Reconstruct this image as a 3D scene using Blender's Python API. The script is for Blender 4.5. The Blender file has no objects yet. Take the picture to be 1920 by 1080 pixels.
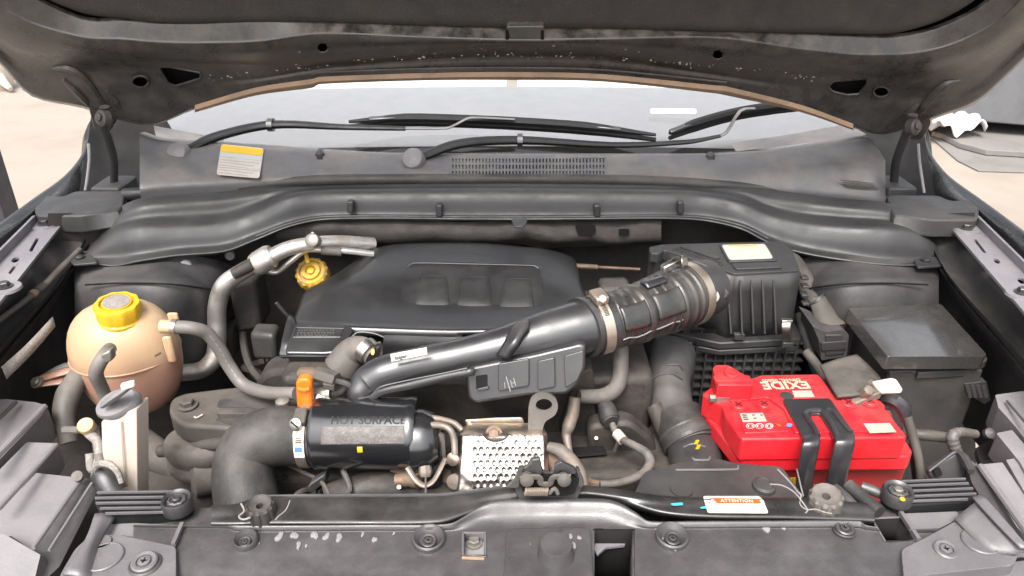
import bpy, bmesh, math, random
from mathutils import Vector, Matrix, noise
from mathutils.geometry import tessellate_polygon
random.seed(7)
sc = bpy.context.scene
COL = sc.collection
V = Vector
rad = math.radians
# ---------------------------------------------------------------- camera, sky, sun, exposure
CAM = V((0, 0, 1.45)); PITCH = rad(27.0); F = 1423.0
FWD = V((0, math.cos(PITCH), -math.sin(PITCH))); UP = V((0, math.sin(PITCH), math.cos(PITCH)))
cd = bpy.data.cameras.new('camera'); cam = bpy.data.objects.new('camera', cd); COL.objects.link(cam)
cam.location = CAM; cam.rotation_euler = (math.pi/2 - PITCH, 0, 0)
cd.sensor_width = 36; cd.lens = 36*F/1920; cd.clip_start = 0.02; cd.clip_end = 400
sc.camera = cam
SUN_EL, SUN_AZ = rad(58), rad(196)
world = bpy.data.worlds.new('World'); sc.world = world; world.use_nodes = True
wn = world.node_tree; wn.nodes.clear()
sky = wn.nodes.new('ShaderNodeTexSky'); sky.sky_type = 'NISHITA'; sky.sun_disc = False
sky.sun_elevation = SUN_EL; sky.sun_rotation = SUN_AZ; sky.dust_density = 6; sky.air_density = 1.0; sky.ozone_density = 1.0
hs = wn.nodes.new('ShaderNodeHueSaturation'); hs.inputs['Saturation'].default_value = 0.22
bg = wn.nodes.new('ShaderNodeBackground'); bg.inputs['Strength'].default_value = 0.15
wo = wn.nodes.new('ShaderNodeOutputWorld')
wn.links.new(sky.outputs[0], hs.inputs['Color']); wn.links.new(hs.outputs[0], bg.inputs[0]); wn.links.new(bg.outputs[0], wo.inputs[0])
sd = bpy.data.lights.new('sun', 'SUN'); sd.energy = 1.5; sd.angle = rad(24); sd.color = (1, .955, .90)
so = bpy.data.objects.new('sun', sd); COL.objects.link(so)
_sdir = V((math.sin(SUN_AZ)*math.cos(SUN_EL), math.cos(SUN_AZ)*math.cos(SUN_EL), math.sin(SUN_EL)))
so.rotation_euler = (-_sdir).to_track_quat('-Z', 'Y').to_euler(); so.location = (0, -3, 6)
sc.view_settings.view_transform = 'Standard'; sc.view_settings.look = 'None'; sc.view_settings.gamma = 1
sc.view_settings.exposure = 1.4
sc.cycles.max_bounces = 8; sc.cycles.diffuse_bounces = 4; sc.cycles.transparent_max_bounces = 12
sc.cycles.use_denoising = True
# ---------------------------------------------------------------- picture to world helpers
def ray(px, py): return V(((px-960)/F, 0, 0)) + FWD + UP*((540-py)/F)
def W(px, py, y):
    r = ray(px, py); return CAM + r*(y/r.y)
def Wz(px, py, z):
    r = ray(px, py); return CAM + r*((z-CAM.z)/r.z)
def Wp(px, py, p0, n):
    r = ray(px, py); return CAM + r*((p0-CAM).dot(n)/r.dot(n))
def ppm(p): return (p-CAM).dot(FWD)/F          # metres per pixel at p
def proj(p):
    d = p-CAM; w = d.dot(FWD); return (960+F*d.x/w, 540-F*d.dot(UP)/w)
# ---------------------------------------------------------------- objects
BASED = set()
def T(name, label, cat, group=None):
    o = bpy.data.objects.new(name, None); COL.objects.link(o); o.empty_display_size = .03
    o['label'] = label; o['category'] = cat
    if group: o['group'] = group
    return o
def tag(o, label, cat, group=None, kind=None):
    o['label'] = label; o['category'] = cat
    if group: o['group'] = group
    if kind: o['kind'] = kind
    return o
def mk(name, geo, mat, parent=None, ang=38, bev=0, seg=2, solid=0, sub=0, face_cam=False, fix=True, smooth=True):
    vs, fs = geo
    me = bpy.data.meshes.new(name); me.from_pydata([tuple(v) for v in vs], [], fs)
    bm = bmesh.new(); bm.from_mesh(me)
    if fix: bmesh.ops.recalc_face_normals(bm, faces=bm.faces)
    if face_cam:
        s = sum(f.normal.dot(CAM-f.calc_center_median())*f.calc_area() for f in bm.faces)
        if s < 0: bmesh.ops.reverse_faces(bm, faces=bm.faces)
    bm.to_mesh(me); bm.free()
    if smooth:
        me.shade_smooth(); me.set_sharp_from_angle(angle=rad(ang))
    o = bpy.data.objects.new(name, me); COL.objects.link(o)
    if mat: me.materials.append(mat)
    if solid:
        m = o.modifiers.new('solid', 'SOLIDIFY'); m.thickness = abs(solid); m.offset = -1 if solid > 0 else 1
    if bev:
        m = o.modifiers.new('bev', 'BEVEL'); m.width = bev; m.segments = seg; m.limit_method = 'ANGLE'; m.angle_limit = rad(32); m.harden_normals = False
    if sub:
        m = o.modifiers.new('sub', 'SUBSURF'); m.levels = sub; m.render_levels = sub
    if parent: o.parent = parent
    return o
def join(*gs):
    vs, fs = [], []
    for g in gs:
        k = len(vs); vs += list(g[0]); fs += [tuple(i+k for i in f) for f in g[1]]
    return vs, fs
def cr(P, k):                                   # Catmull-Rom through P, k samples a segment
    n = len(P)
    if n < 3 or k <= 1:
        out = []
        for i in range(n-1):
            for j in range(max(k, 1)): out.append(P[i].lerp(P[i+1], j/max(k, 1)))
        return out+[P[-1].copy()]
    out = []
    for i in range(n-1):
        p1, p2 = P[i], P[i+1]
        p0 = P[i-1] if i else p1*2-p2
        p3 = P[i+2] if i+2 < n else p2*2-p1
        l = max((p2-p1).length, 1e-9)
        m1 = (p2-p0)*min(.5, 1.0*l/max((p2-p0).length, 1e-9)); m2 = (p3-p1)*min(.5, 1.0*l/max((p3-p1).length, 1e-9))
        for j in range(k):
            t = j/k; t2, t3 = t*t, t*t*t
            out.append(p1*(2*t3-3*t2+1)+m1*(t3-2*t2+t)+p2*(-2*t3+3*t2)+m2*(t3-t2))
    return out+[P[-1].copy()]
def tube(pts, radii, n=14, k=6, cap=True, rfun=None, flat=None):
    P = cr([V(p) for p in pts], k)
    m = len(pts); R = []
    if not hasattr(radii, '__len__'): radii = [radii]*m
    for i in range(m-1):
        for j in range(k): R.append(radii[i]+(radii[i+1]-radii[i])*(j/k))
    R.append(radii[-1])
    vs, fs = [], []
    t0 = (P[1]-P[0]).normalized()
    u = t0.orthogonal().normalized() if abs(t0.z) > .9 else t0.cross(V((0, 0, 1))).normalized()
    s = 0
    for i, p in enumerate(P):
        t = (P[min(i+1, len(P)-1)]-P[max(i-1, 0)]).normalized()
        u = (u-t*u.dot(t)).normalized(); w = t.cross(u)
        if i: s += (p-P[i-1]).length
        r = R[i]*(rfun(s, i/(len(P)-1)) if rfun else 1)
        for a in range(n):
            c, d = math.cos(2*math.pi*a/n), math.sin(2*math.pi*a/n)
            vs.append(p+u*(r*c)+w*(r*d*(flat or 1)))
    for i in range(len(P)-1):
        for a in range(n):
            b = (a+1) % n
            fs.append((i*n+a, i*n+b, (i+1)*n+b, (i+1)*n+a))
    if cap:
        fs.append(tuple(range(n))); fs.append(tuple((len(P)-1)*n+a for a in range(n)))
    return vs, fs
def ptube(pp, n=14, k=6, **kw):                 # points (px, py, y, radius in px)
    P = [W(a[0], a[1], a[2]) for a in pp]; R = [ppm(p)*a[3] for p, a in zip(P, pp)]
    return tube(P, R, n, k, **kw)
def frame(axis, hint=None):
    a = axis.normalized(); h = hint or (V((0, 0, 1)) if abs(a.z) < .9 else V((0, -1, 0)))
    u = (h-a*h.dot(a)).normalized(); return u, a.cross(u), a
def lathe(c, axis, prof, n=28, rf=None, sx=1, hint=None):
    u, w, a = frame(axis, hint); vs, fs = [], []
    for (r, h) in prof:
        for i in range(n):
            q = 2*math.pi*i/n; rr = r*(rf(q, r, h) if rf else 1)
            vs.append(c+a*h+u*(rr*math.cos(q))+w*(rr*math.sin(q)*sx))
    for j in range(len(prof)-1):
        for i in range(n):
            b = (i+1) % n; fs.append((j*n+i, j*n+b, (j+1)*n+b, (j+1)*n+i))
    if prof[0][0] > 1e-6: fs.append(tuple(range(n)))
    if prof[-1][0] > 1e-6: fs.append(tuple((len(prof)-1)*n+i for i in range(n)))
    return vs, fs
def ring(c, axis, ri, ro, w, n=40, hint=None):
    u, k, a = frame(axis, hint); vs, fs = [], []
    pr = [(ri, -w/2), (ro, -w/2), (ro, w/2), (ri, w/2)]
    for i in range(n):
        q = 2*math.pi*i/n
        for r, h in pr: vs.append(c+a*h+u*(r*math.cos(q))+k*(r*math.sin(q)))
    for i in range(n):
        b = (i+1) % n
        for j in range(4): fs.append((i*4+j, i*4+(j+1) % 4, b*4+(j+1) % 4, b*4+j))
    return vs, fs
def rnd(poly, r, k=4):                          # round the corners of a 2-D polygon
    out = []; n = len(poly)
    for i in range(n):
        p, a, b = V(poly[i][:2]), V(poly[i-1][:2]), V(poly[(i+1) % n][:2])
        d1, d2 = a-p, b-p; q = min(r, d1.length*.45, d2.length*.45)
        s, e = p+d1.normalized()*q, p+d2.normalized()*q
        for j in range(k+1):
            t = j/k; out.append(tuple(s*(1-t)**2+p*(2*t*(1-t))+e*t*t))
    return out
def ell(cx, cy, rx, ry, n=20, rot=0):
    c, s = math.cos(rot), math.sin(rot)
    return [(cx+rx*math.cos(t)*c-ry*math.sin(t)*s, cy+rx*math.cos(t)*s+ry*math.sin(t)*c) for t in [2*math.pi*i/n for i in range(n)]]
def prism(loops, p0, nrm, th, taper=1.0, shift=None, world=False):
    """outer loop and holes (pixels) laid on the plane (p0, nrm), extruded th behind the plane (nrm faces the viewer)"""
    nrm = nrm.normalized()
    L = [[(q if world else Wp(q[0], q[1], p0, nrm)) for q in lp] for lp in loops]
    flat = [q for lp in L for q in lp]; n = len(flat)
    tri = tessellate_polygon(L)
    cen = sum(L[0], V())/len(L[0]); sh = shift or V()
    back = [cen+(q-cen)*taper-nrm*th+sh for q in flat]
    vs = flat+back
    fs = [tuple(t) for t in tri]+[tuple(i+n for i in reversed(t)) for t in tri]
    if len(loops) == 1: fs = [tuple(range(n)), tuple(range(2*n-1, n-1, -1))]
    k = 0
    for lp in L:
        m = len(lp)
        for i in range(m):
            a, b = k+i, k+(i+1) % m; fs.append((a, b, b+n, a+n))
        k += m
    return vs, fs
def zprism(loops, z, th, **kw): return prism(loops, V((0, 0, z)), V((0, 0, 1)), th, **kw)
def yprism(loops, y, th, tilt=0, **kw):         # upright plate facing the camera; tilt leans its top backward (radians)
    c = loops[0][0]; return prism(loops, W(c[0], c[1], y), V((0, -math.cos(tilt), math.sin(tilt))), th, **kw)
def loft(rows, ku=4, kv=1, holes=None, fn=None):
    R = [[(q if isinstance(q, Vector) else W(*q)) for q in r] for r in rows]
    R = [cr(r, ku) for r in R]; m = len(R[0])
    cols = [cr([r[i] for r in R], kv) for i in range(m)]
    h = len(cols[0]); vs = [cols[i][j] for j in range(h) for i in range(m)]
    if fn: vs = [fn(v, (q % m)/(m-1), (q//m)/(h-1)) for q, v in enumerate(vs)]
    fs = []
    for j in range(h-1):
        for i in range(m-1):
            f = (j*m+i, j*m+i+1, (j+1)*m+i+1, (j+1)*m+i)
            if holes:
                c = proj(sum((vs[q] for q in f), V())/4)
                if any(hh(*c) for hh in holes): continue
            fs.append(f)
    return vs, fs
def inr(x0, y0, x1, y1): return lambda x, y: x0 < x < x1 and y0 < y < y1
def inpoly(P):
    def f(x, y):
        c = False
        for i in range(len(P)):
            (x1, y1), (x2, y2) = P[i-1], P[i]
            if (y1 > y) != (y2 > y) and x < (x2-x1)*(y-y1)/(y2-y1)+x1: c = not c
        return c
    return f
def ine(cx, cy, rx, ry): return lambda x, y: ((x-cx)/rx)**2+((y-cy)/ry)**2 < 1
def obox(c, u, v, w, a, b, d):
    u, v, w = u.normalized()*a/2, v.normalized()*b/2, w.normalized()*d/2
    vs = [c+u*i+v*j+w*k for i in (-1, 1) for j in (-1, 1) for k in (-1, 1)]
    return vs, [(0, 1, 3, 2), (4, 6, 7, 5), (0, 4, 5, 1), (2, 3, 7, 6), (0, 2, 6, 4), (1, 5, 7, 3)]
X, Y_, Z = V((1, 0, 0)), V((0, 1, 0)), V((0, 0, 1))
def bar(a, b, w, h, up=Z):
    t = (b-a).normalized(); s = t.cross(up).normalized(); q = s.cross(t)
    return obox((a+b)/2, t, s, q, (b-a).length, w, h)
def text(name, s, origin, xd, yd, size, mat, parent, ext=.0004, bold=0, wrap=None, spacing=1.0):
    cu = bpy.data.curves.new(name, 'FONT'); cu.body = s; cu.size = size; cu.extrude = ext; cu.offset = bold
    cu.align_x = 'CENTER'; cu.align_y = 'CENTER'; cu.space_character = spacing; cu.resolution_u = 3
    t = bpy.data.objects.new(name, cu); COL.objects.link(t)
    me = bpy.data.meshes.new_from_object(t.evaluated_get(bpy.context.evaluated_depsgraph_get()))
    bpy.data.objects.remove(t); me.name = name
    xd = xd.normalized(); yd = (yd-xd*yd.dot(xd)).normalized(); zd = xd.cross(yd)
    for v in me.vertices:
        c = v.co; v.co = wrap(c) if wrap else origin+xd*c.x+yd*c.y+zd*c.z
    me.materials.clear(); me.materials.append(mat)
    o = bpy.data.objects.new(name, me); COL.objects.link(o); o.parent = parent
    return o
def hexbolt(name, parent, c, nrm, r, mat, washer=True):
    pr = []
    g1 = lathe(c, nrm, [(r*1.45, 0), (r*1.45, r*.18), (r*1.1, r*.22)], 20)
    g2 = lathe(c+nrm.normalized()*r*.2, nrm, [(r, 0), (r, r*.7), (r*.85, r*.85)], 6)
    return mk(name, join(g1, g2) if washer else g2, mat, parent, ang=30)
def pushclip(name, parent, c, nrm, r, mat):
    g = lathe(c, nrm, [(r, 0), (r, r*.22), (r*.88, r*.32), (r*.62, r*.26), (r*.58, r*.1), (r*.5, r*.1), (r*.46, r*.3), (r*.2, r*.34), (.0001, r*.2)], 24)
    u, w, a = frame(nrm)
    g2 = obox(c+a*r*.33, u, w, a, r*.5, r*.1, r*.05); g3 = obox(c+a*r*.331, w, u, a, r*.5, r*.1, r*.05)
    o = mk(name, g, mat, parent, ang=30)
    mk('cross_slot', join(g2, g3), M['void'], o)
    return o
# ---------------------------------------------------------------- materials (procedural)
M = {}
def mat(key, col, rough=.5, metal=0, spec=.5, col2=None, ns=14, nlo=.42, nhi=.68, rvar=.12, bump=.0, bscale=300, dust=None, damt=0, coat=0, fine=.12, sss=0, sheen=0, dscale=9, trans=0):
    m = bpy.data.materials.new(key); m.use_nodes = True; nt = m.node_tree; N, L = nt.nodes, nt.links
    b = N['Principled BSDF']; tc = N.new('ShaderNodeTexCoord'); P = tc.outputs['Object']
    geo = N.new('ShaderNodeNewGeometry')
    def noise_(scale, detail=5, rough_=.6):
        n = N.new('ShaderNodeTexNoise'); n.inputs['Scale'].default_value = scale; n.inputs['Detail'].default_value = detail
        n.inputs['Roughness'].default_value = rough_; L.new(geo.outputs['Position'], n.inputs['Vector']); return n.outputs['Fac']
    def rng(fac, a, b_, c=0, d=1):
        r = N.new('ShaderNodeMapRange'); r.inputs[1].default_value = a; r.inputs[2].default_value = b_; r.inputs[3].default_value = c; r.inputs[4].default_value = d
        r.interpolation_type = 'SMOOTHSTEP'; L.new(fac, r.inputs[0]); return r.outputs[0]
    def mix(fac, a, c):
        x = N.new('ShaderNodeMix'); x.data_type = 'RGBA'
        L.new(fac, x.inputs[0])
        for s, q in ((6, a), (7, c)):
            if isinstance(q, tuple): x.inputs[s].default_value = (*q, 1)
            else: L.new(q, x.inputs[s])
        return x.outputs[2]
    col2 = col2 or tuple(c*.87 for c in col)
    c = mix(rng(noise_(ns), nlo, nhi), col, col2)
    if fine: 
        c = mix(rng(noise_(420, 2), .35, .75), c, mix(rng(noise_(ns*3), .3, .7, 0, fine*2), c, tuple(min(1, q*1.7+.02) for q in col)))
    rfac = rng(noise_(ns*1.7), .3, .75, max(.03, rough-rvar), min(1, rough+rvar))
    if damt:
        sepn = N.new('ShaderNodeSeparateXYZ'); L.new(geo.outputs['Normal'], sepn.inputs[0])
        upf = rng(sepn.outputs[2], -.2, .9, .25, 1)
        mm = N.new('ShaderNodeMath'); mm.operation = 'MULTIPLY'; L.new(upf, mm.inputs[0]); L.new(rng(noise_(dscale, 8, .68), .36, .72, 0, damt), mm.inputs[1])
        c = mix(mm.outputs[0], c, dust or (.20, .17, .145))
        ad = N.new('ShaderNodeMath'); ad.operation = 'MULTIPLY_ADD'; ad.use_clamp = True; L.new(mm.outputs[0], ad.inputs[0]); ad.inputs[1].default_value = .45; L.new(rfac, ad.inputs[2]); rfac = ad.outputs[0]
    L.new(c, b.inputs['Base Color']); L.new(rfac, b.inputs['Roughness'])
    b.inputs['Metallic'].default_value = metal; b.inputs['Specular IOR Level'].default_value = spec
    b.inputs['Coat Weight'].default_value = coat; b.inputs['Coat Roughness'].default_value = .08
    if sss: b.inputs['Subsurface Weight'].default_value = sss; b.inputs['Subsurface Radius'].default_value = (.02, .012, .007); b.inputs['Subsurface Scale'].default_value = 1
    if bump:
        bp = N.new('ShaderNodeBump'); bp.inputs['Strength'].default_value = bump; bp.inputs['Distance'].default_value = .002
        L.new(noise_(bscale, 3), bp.inputs['Height']); L.new(bp.outputs[0], b.inputs['Normal'])
    M[key] = m; return m
mat('pillar', (.012, .0115, .012), .75, spec=.15, damt=.3, dust=(.04, .036, .033))
mat('label_cream', (.36, .325, .27), .5, col2=(.31, .28, .23), ns=60, fine=.05)
mat('red_slot', (.10, .004, .006), .6, fine=0)
mat('void', (.012, .011, .011), .8, spec=.1, fine=0)  # near-black that paints in the shade of holes, slots and gaps
mat('black_gloss', (.016, .0155, .018), .35, bump=.05, damt=.16, dust=(.085, .078, .074), dscale=7, rvar=.07, spec=1.0, coat=.12)
mat('beam', (.014, .0135, .0135), .34, bump=.06, damt=.35, dust=(.08, .07, .064), dscale=9, spec=.6)
mat('emboss', (.012, .012, .013), .5, spec=.2, fine=0)
mat('black_satin', (.021, .020, .022), .38, spec=.8, bump=.10, bscale=700, damt=.35, dust=(.10, .09, .08))
mat('cover', (.0115, .0112, .0118), .33, bump=.10, bscale=900, damt=.10, dust=(.06, .057, .054), dscale=22, rvar=.06, spec=.9, coat=.15)
mat('shroud', (.023, .0225, .0235), .48, spec=.65, bump=.15, bscale=900, damt=.3, dust=(.09, .085, .082), dscale=7)
mat('airbox', (.030, .029, .0295), .46, bump=.12, bscale=800, damt=.3, dust=(.11, .102, .096))
mat('panel', (.044, .0405, .042), .40, spec=.8, bump=.15, bscale=700, damt=.24, dust=(.12, .11, .108), dscale=26)
mat('panel_light', (.105, .098, .103), .45, spec=.7, bump=.15, bscale=700, damt=.24, dust=(.16, .15, .148), dscale=26)  # paler copy of panel, puts skylight on slopes and edges into the colour
mat('cowl', (.098, .094, .098), .52, bump=.15, bscale=600, damt=.5, dust=(.20, .18, .155), dscale=16)
mat('lamp', (.150, .142, .148), .5, bump=.1, damt=.3, dust=(.21, .195, .19), dscale=24)
mat('paint', (.008, .009, .011), .24, coat=.12, damt=.18, dust=(.10, .09, .085), dscale=6)
mat('hood', (.023, .0215, .0205), .28, spec=.6, bump=.05, bscale=200, damt=1.2, dust=(.13, .115, .10), dscale=34, col2=(.036, .033, .030), ns=7, fine=.3, rvar=.06)
mat('hoodpad', (.028, .0255, .024), .75, bump=.5, bscale=420, col2=(.040, .036, .033), ns=11, fine=.3)
mat('hood_dirty', (.060, .054, .048), .5, bump=.3, bscale=200, col2=(.12, .10, .085), ns=16, nlo=.45, nhi=.72, fine=.4)
mat('tan', (.30, .20, .13), .7, col2=(.22, .15, .10), ns=20)
mat('bracket', (.155, .147, .165), .5, damt=.5, dust=(.27, .25, .24), bump=.1)
mat('body', (.030, .029, .030), .5, damt=.75, dust=(.10, .091, .085), dscale=8, bump=.2, bscale=160, col2=(.050, .046, .044))
mat('body_grey', (.034, .0325, .0335), .5, damt=.7, dust=(.095, .088, .085), dscale=6, bump=.2, bscale=160)
mat('grime', (.024, .0215, .0205), .75, damt=.6, dust=(.078, .066, .058), dscale=20, bump=.5, bscale=120, col2=(.034, .029, .026), ns=24)
mat('engine', (.028, .025, .023), .6, metal=.3, damt=.7, dust=(.095, .078, .066), dscale=18, bump=.5, bscale=120, col2=(.060, .050, .043))
mat('dirty_alu', (.20, .178, .158), .5, metal=.55, damt=.7, dust=(.26, .20, .155), dscale=20, bump=.3, bscale=160, col2=(.17, .135, .11))
mat('rust', (.17, .112, .078), .6, metal=.45, damt=.4, bump=.4, bscale=200, col2=(.10, .068, .048), ns=40, dust=(.2, .15, .115))
mat('alu_pipe', (.56, .54, .51), .42, metal=.85, damt=.75, dust=(.34, .29, .25), dscale=24, bump=.1, col2=(.46, .42, .39), ns=24)
mat('shield', (.50, .48, .465), .29, metal=1, rvar=.05, damt=.3, dust=(.30, .235, .18), dscale=14, bump=.05, col2=(.40, .36, .33))
mat('label_worn', (.105, .094, .088), .65, col2=(.075, .068, .064), ns=60, fine=.4, bump=.3, bscale=260)
mat('cylinder', (.0105, .0105, .012), .20, bump=.02, damt=.12, dust=(.06, .055, .05), dscale=9, spec=1.0, coat=.4, rvar=.05)
mat('hose_pale', (.125, .112, .104), .55, damt=.6, dust=(.20, .18, .165), dscale=24, bump=.15, bscale=300)
mat('stained', (.56, .48, .41), .38, metal=.9, damt=.5, dust=(.34, .25, .18), dscale=22, col2=(.42, .32, .25), ns=26)
mat('steel', (.48, .46, .43), .33, metal=1, damt=.35, dust=(.36, .30, .24), dscale=40, col2=(.48, .45, .41))
mat('clamp', (.50, .43, .36), .36, metal=.85, damt=.45, dust=(.48, .36, .27), dscale=40, col2=(.56, .47, .38))
mat('plated', (.25, .24, .21), .4, metal=.7, damt=.6, dust=(.24, .2, .16), dscale=30)
mat('rubber', (.022, .0215, .021), .58, damt=.6, dust=(.115, .10, .088), dscale=16, bump=.2, bscale=400)
mat('rubber_dusty', (.055, .049, .044), .62, damt=.7, dust=(.125, .106, .090), dscale=18, bump=.25, bscale=300)
mat('hose_grey', (.085, .076, .069), .58, damt=.8, dust=(.19, .165, .145), dscale=24, bump=.2, bscale=300)
mat('bellows', (.022, .0215, .0215), .36, spec=.8, damt=.4, dust=(.14, .125, .11), dscale=14, bump=.15, bscale=500)
mat('red', (.54, .013, .021), .34, col2=(.47, .010, .017), ns=12, damt=.35, dust=(.34, .10, .085), dscale=16, bump=.06, fine=.03)
mat('red_dusty', (.36, .025, .025), .55, col2=(.26, .02, .02), ns=14, damt=.5, dust=(.28, .13, .10), dscale=18, bump=.1, fine=.05)
mat('yellow', (.56, .335, .010), .42, col2=(.48, .27, .010), damt=.3, dust=(.5, .33, .12), dscale=30)
mat('yellow_dirty', (.55, .32, .03), .5, col2=(.30, .19, .05), ns=40, damt=.6, dust=(.28, .20, .11), dscale=40)
mat('orange', (.68, .15, .009), .42, col2=(.62, .135, .009), fine=.04)
mat('white_plastic', (.47, .405, .35), .5, col2=(.42, .36, .30), damt=.35, dust=(.42, .33, .25), dscale=12, sss=.15, fine=.05)
mat('white', (.80, .79, .77), .6, col2=(.72, .71, .70), fine=.04)
mat('label', (.50, .45, .39), .5, col2=(.44, .39, .33), ns=60, fine=.08, bump=.03)
mat('label_white', (.47, .43, .395), .45, col2=(.41, .37, .33), ns=60, fine=.06)
mat('label_dust', (.20, .18, .165), .7, col2=(.155, .14, .125), ns=50, fine=.5, bump=.4, bscale=260)
mat('label_orange', (.46, .085, .014), .45, fine=.04)
mat('label_yellow', (.62, .38, .012), .45, fine=.04)
mat('label_grey', (.42, .43, .43), .5, fine=.04)
mat('print_dark', (.05, .045, .045), .6, fine=0)
mat('print_grey', (.40, .36, .33), .6, fine=0)
mat('print_blue', (.10, .20, .55), .5, fine=0)
mat('print_cream', (.56, .42, .29), .5, fine=.05)
mat('print_white', (.52, .45, .41), .5, fine=0)
mat('teal', (.05, .42, .42), .5, fine=0)
mat('pale_grey', (.21, .20, .205), .35, fine=.1)  # flat pale grey, also colours the stand-in glints on the front cover
mat('amber_cap', (.42, .30, .17), .5, damt=.4)
mat('dash', (.25, .244, .26), .8, col2=(.243, .238, .253), fine=.02)
mat('cabin', (.74, .76, .76), .8, col2=(.72, .74, .74), fine=.02)  # pale tone standing in for the sky band reflected in the glass
mat('wiper', (.008, .008, .009), .5, spec=.3, damt=.15, dust=(.06, .055, .05))
mat('lid_gloss', (.036, .034, .033), .25, spec=1.0, coat=.9, bump=.04, bscale=420, damt=.35, dust=(.11, .10, .09), dscale=9, rvar=.07)
mat('concrete', (.25, .213, .178), .85, ns=1.3, col2=(.215, .182, .15), nlo=.35, nhi=.7, bump=.3, bscale=60, fine=.15)
mat('floor_mat', (.16, .148, .14), .85, ns=3, col2=(.13, .12, .112), bump=.3, bscale=90)
mat('crate', (.12, .123, .13), .5, ns=5, col2=(.10, .102, .108))
mat('cloth', (.62, .60, .60), .9, fine=.05)
mat('dark_post', (.03, .03, .04), .5)
# the expansion tank: translucent plastic, pink coolant standing inside up to a level
def tankmat():
    m = mat('tank', (.45, .315, .195), .42, col2=(.385, .255, .15), ns=9, damt=.15, dust=(.62, .45, .32), sss=.35, fine=.05)
    nt = m.node_tree; N, L = nt.nodes, nt.links; b = N['Principled BSDF']
    src = b.inputs['Base Color'].links[0].from_socket
    g = N.new('ShaderNodeNewGeometry'); s = N.new('ShaderNodeSeparateXYZ'); L.new(g.outputs['Position'], s.inputs[0])
    r = N.new('ShaderNodeMapRange'); r.inputs[1].default_value = TANK_LEVEL+.010; r.inputs[2].default_value = TANK_LEVEL-.016; L.new(s.outputs[2], r.inputs[0])
    x = N.new('ShaderNodeMix'); x.data_type = 'RGBA'; L.new(r.outputs[0], x.inputs[0]); L.new(src, x.inputs[6]); x.inputs[7].default_value = (.355, .195, .14, 1)
    L.new(x.outputs[2], b.inputs['Base Color'])
TANK_LEVEL = .908
tankmat()
# window glass: thin sheet, mirror by Fresnel, the rest passes straight through
gm = bpy.data.materials.new('glass'); gm.use_nodes = True; _n = gm.node_tree; _n.nodes.remove(_n.nodes['Principled BSDF'])
_o = _n.nodes['Material Output']; _f = _n.nodes.new('ShaderNodeFresnel'); _f.inputs[0].default_value = 1.75
_t = _n.nodes.new('ShaderNodeBsdfTransparent'); _t.inputs[0].default_value = (.84, .86, .86, 1)
_g = _n.nodes.new('ShaderNodeBsdfGlossy'); _g.inputs['Roughness'].default_value = .03
_x = _n.nodes.new('ShaderNodeMixShader'); _n.links.new(_f.outputs[0], _x.inputs[0]); _n.links.new(_t.outputs[0], _x.inputs[1]); _n.links.new(_g.outputs[0], _x.inputs[2]); _n.links.new(_x.outputs[0], _o.inputs[0])
M['glass'] = gm
# ================================================================ ground and things standing behind the car
gv, gf = [], []
G = bpy.data.meshes.new('ground'); G.from_pydata([(-60, -40, 0), (60, -40, 0), (60, 120, 0), (-60, 120, 0)], [], [(0, 1, 2, 3)]); G.materials.append(M['concrete'])
go = bpy.data.objects.new('ground', G); COL.objects.link(go); go['kind'] = 'structure'; go['label'] = 'pale beige concrete floor around the car'
def floor_poly(name, pts, z, th, m, label, cat, group=None):
    o = mk(name, zprism([pts], z, th), M[m], bev=.004); tag(o, label, cat, group); return o
floor_poly('floor_mat', [(1728, 248), (1752, 262), (1796, 300), (1835, 319), (1990, 324), (1990, 292), (1890, 283), (1800, 262)], .012, .011, 'floor_mat', 'grey rubber sheet lying flat on the concrete beside the car', 'mat')
floor_poly('floor_mat', [(1742, 238), (1800, 268), (1850, 281), (1990, 289), (1990, 205), (1850, 200), (1770, 222)], .05, .035, 'floor_mat', 'thick curled grey sheet lying on top of a thinner rubber sheet', 'mat')
def timber():
    a, b = Wz(1750, 250, .03), Wz(1856, 283, .03)
    o = mk('timber_batten', bar(a, b, .035, .03), M['tan'], bev=.003); tag(o, 'thin pale wooden batten between two grey rubber sheets', 'batten')
timber()
cr_ = T('storage_bin', 'large dark grey plastic bin standing behind the right fender', 'bin')
def bin_():
    c = Wz(1925, 248, .06); u = (X*.93-Y_*.35).normalized(); w = Z.cross(u)
    g = prism([[c+u*a+w*b+Z*.85 for a, b in rnd([(-.75, -.15), (1.5, -.15), (1.5, 1.1), (-.75, 1.1)], .08)]], c, Z, .78, taper=.95, world=True)
    mk('bin_body', g, M['crate'], cr_, bev=.01)
    rim = [c+u*a+w*b+Z*.9 for a, b in rnd([(-.79, -.19), (1.54, -.19), (1.54, 1.14), (-.79, 1.14)], .08)]
    mk('rim', prism([rim], c, Z, .06, world=True), M['crate'], cr_, bev=.01)
    mk('caster', join(*[lathe(c+u*a-w*.1-Z*.005, u, [(.045, -.02), (.045, .02)], 16) for a in (-.6, .2, 1.3)]), M['rubber'], cr_)
bin_()
def cloth():
    c = Wz(1778, 236, .10)
    def f(v, u, w):
        return v+Z*(.035*math.sin(u*9+w*4)+.03*math.sin(w*11-u*3)+.02*math.sin(u*23))
    P = [[c+V((a, b, .04)) for a in (-.19, -.07, .05, .17+.03*(i % 2))] for i, b in enumerate((-.15, -.05, .05, .15))]
    o = mk('crumpled_cloth', loft(P, 6, 6, fn=f), M['cloth'], solid=.006); tag(o, 'crumpled bright white cloth lying on the grey sheet', 'cloth')
cloth()
fi = T('floor_stand', 'pale moulded stand foot showing at the far left edge', 'stand')
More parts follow.
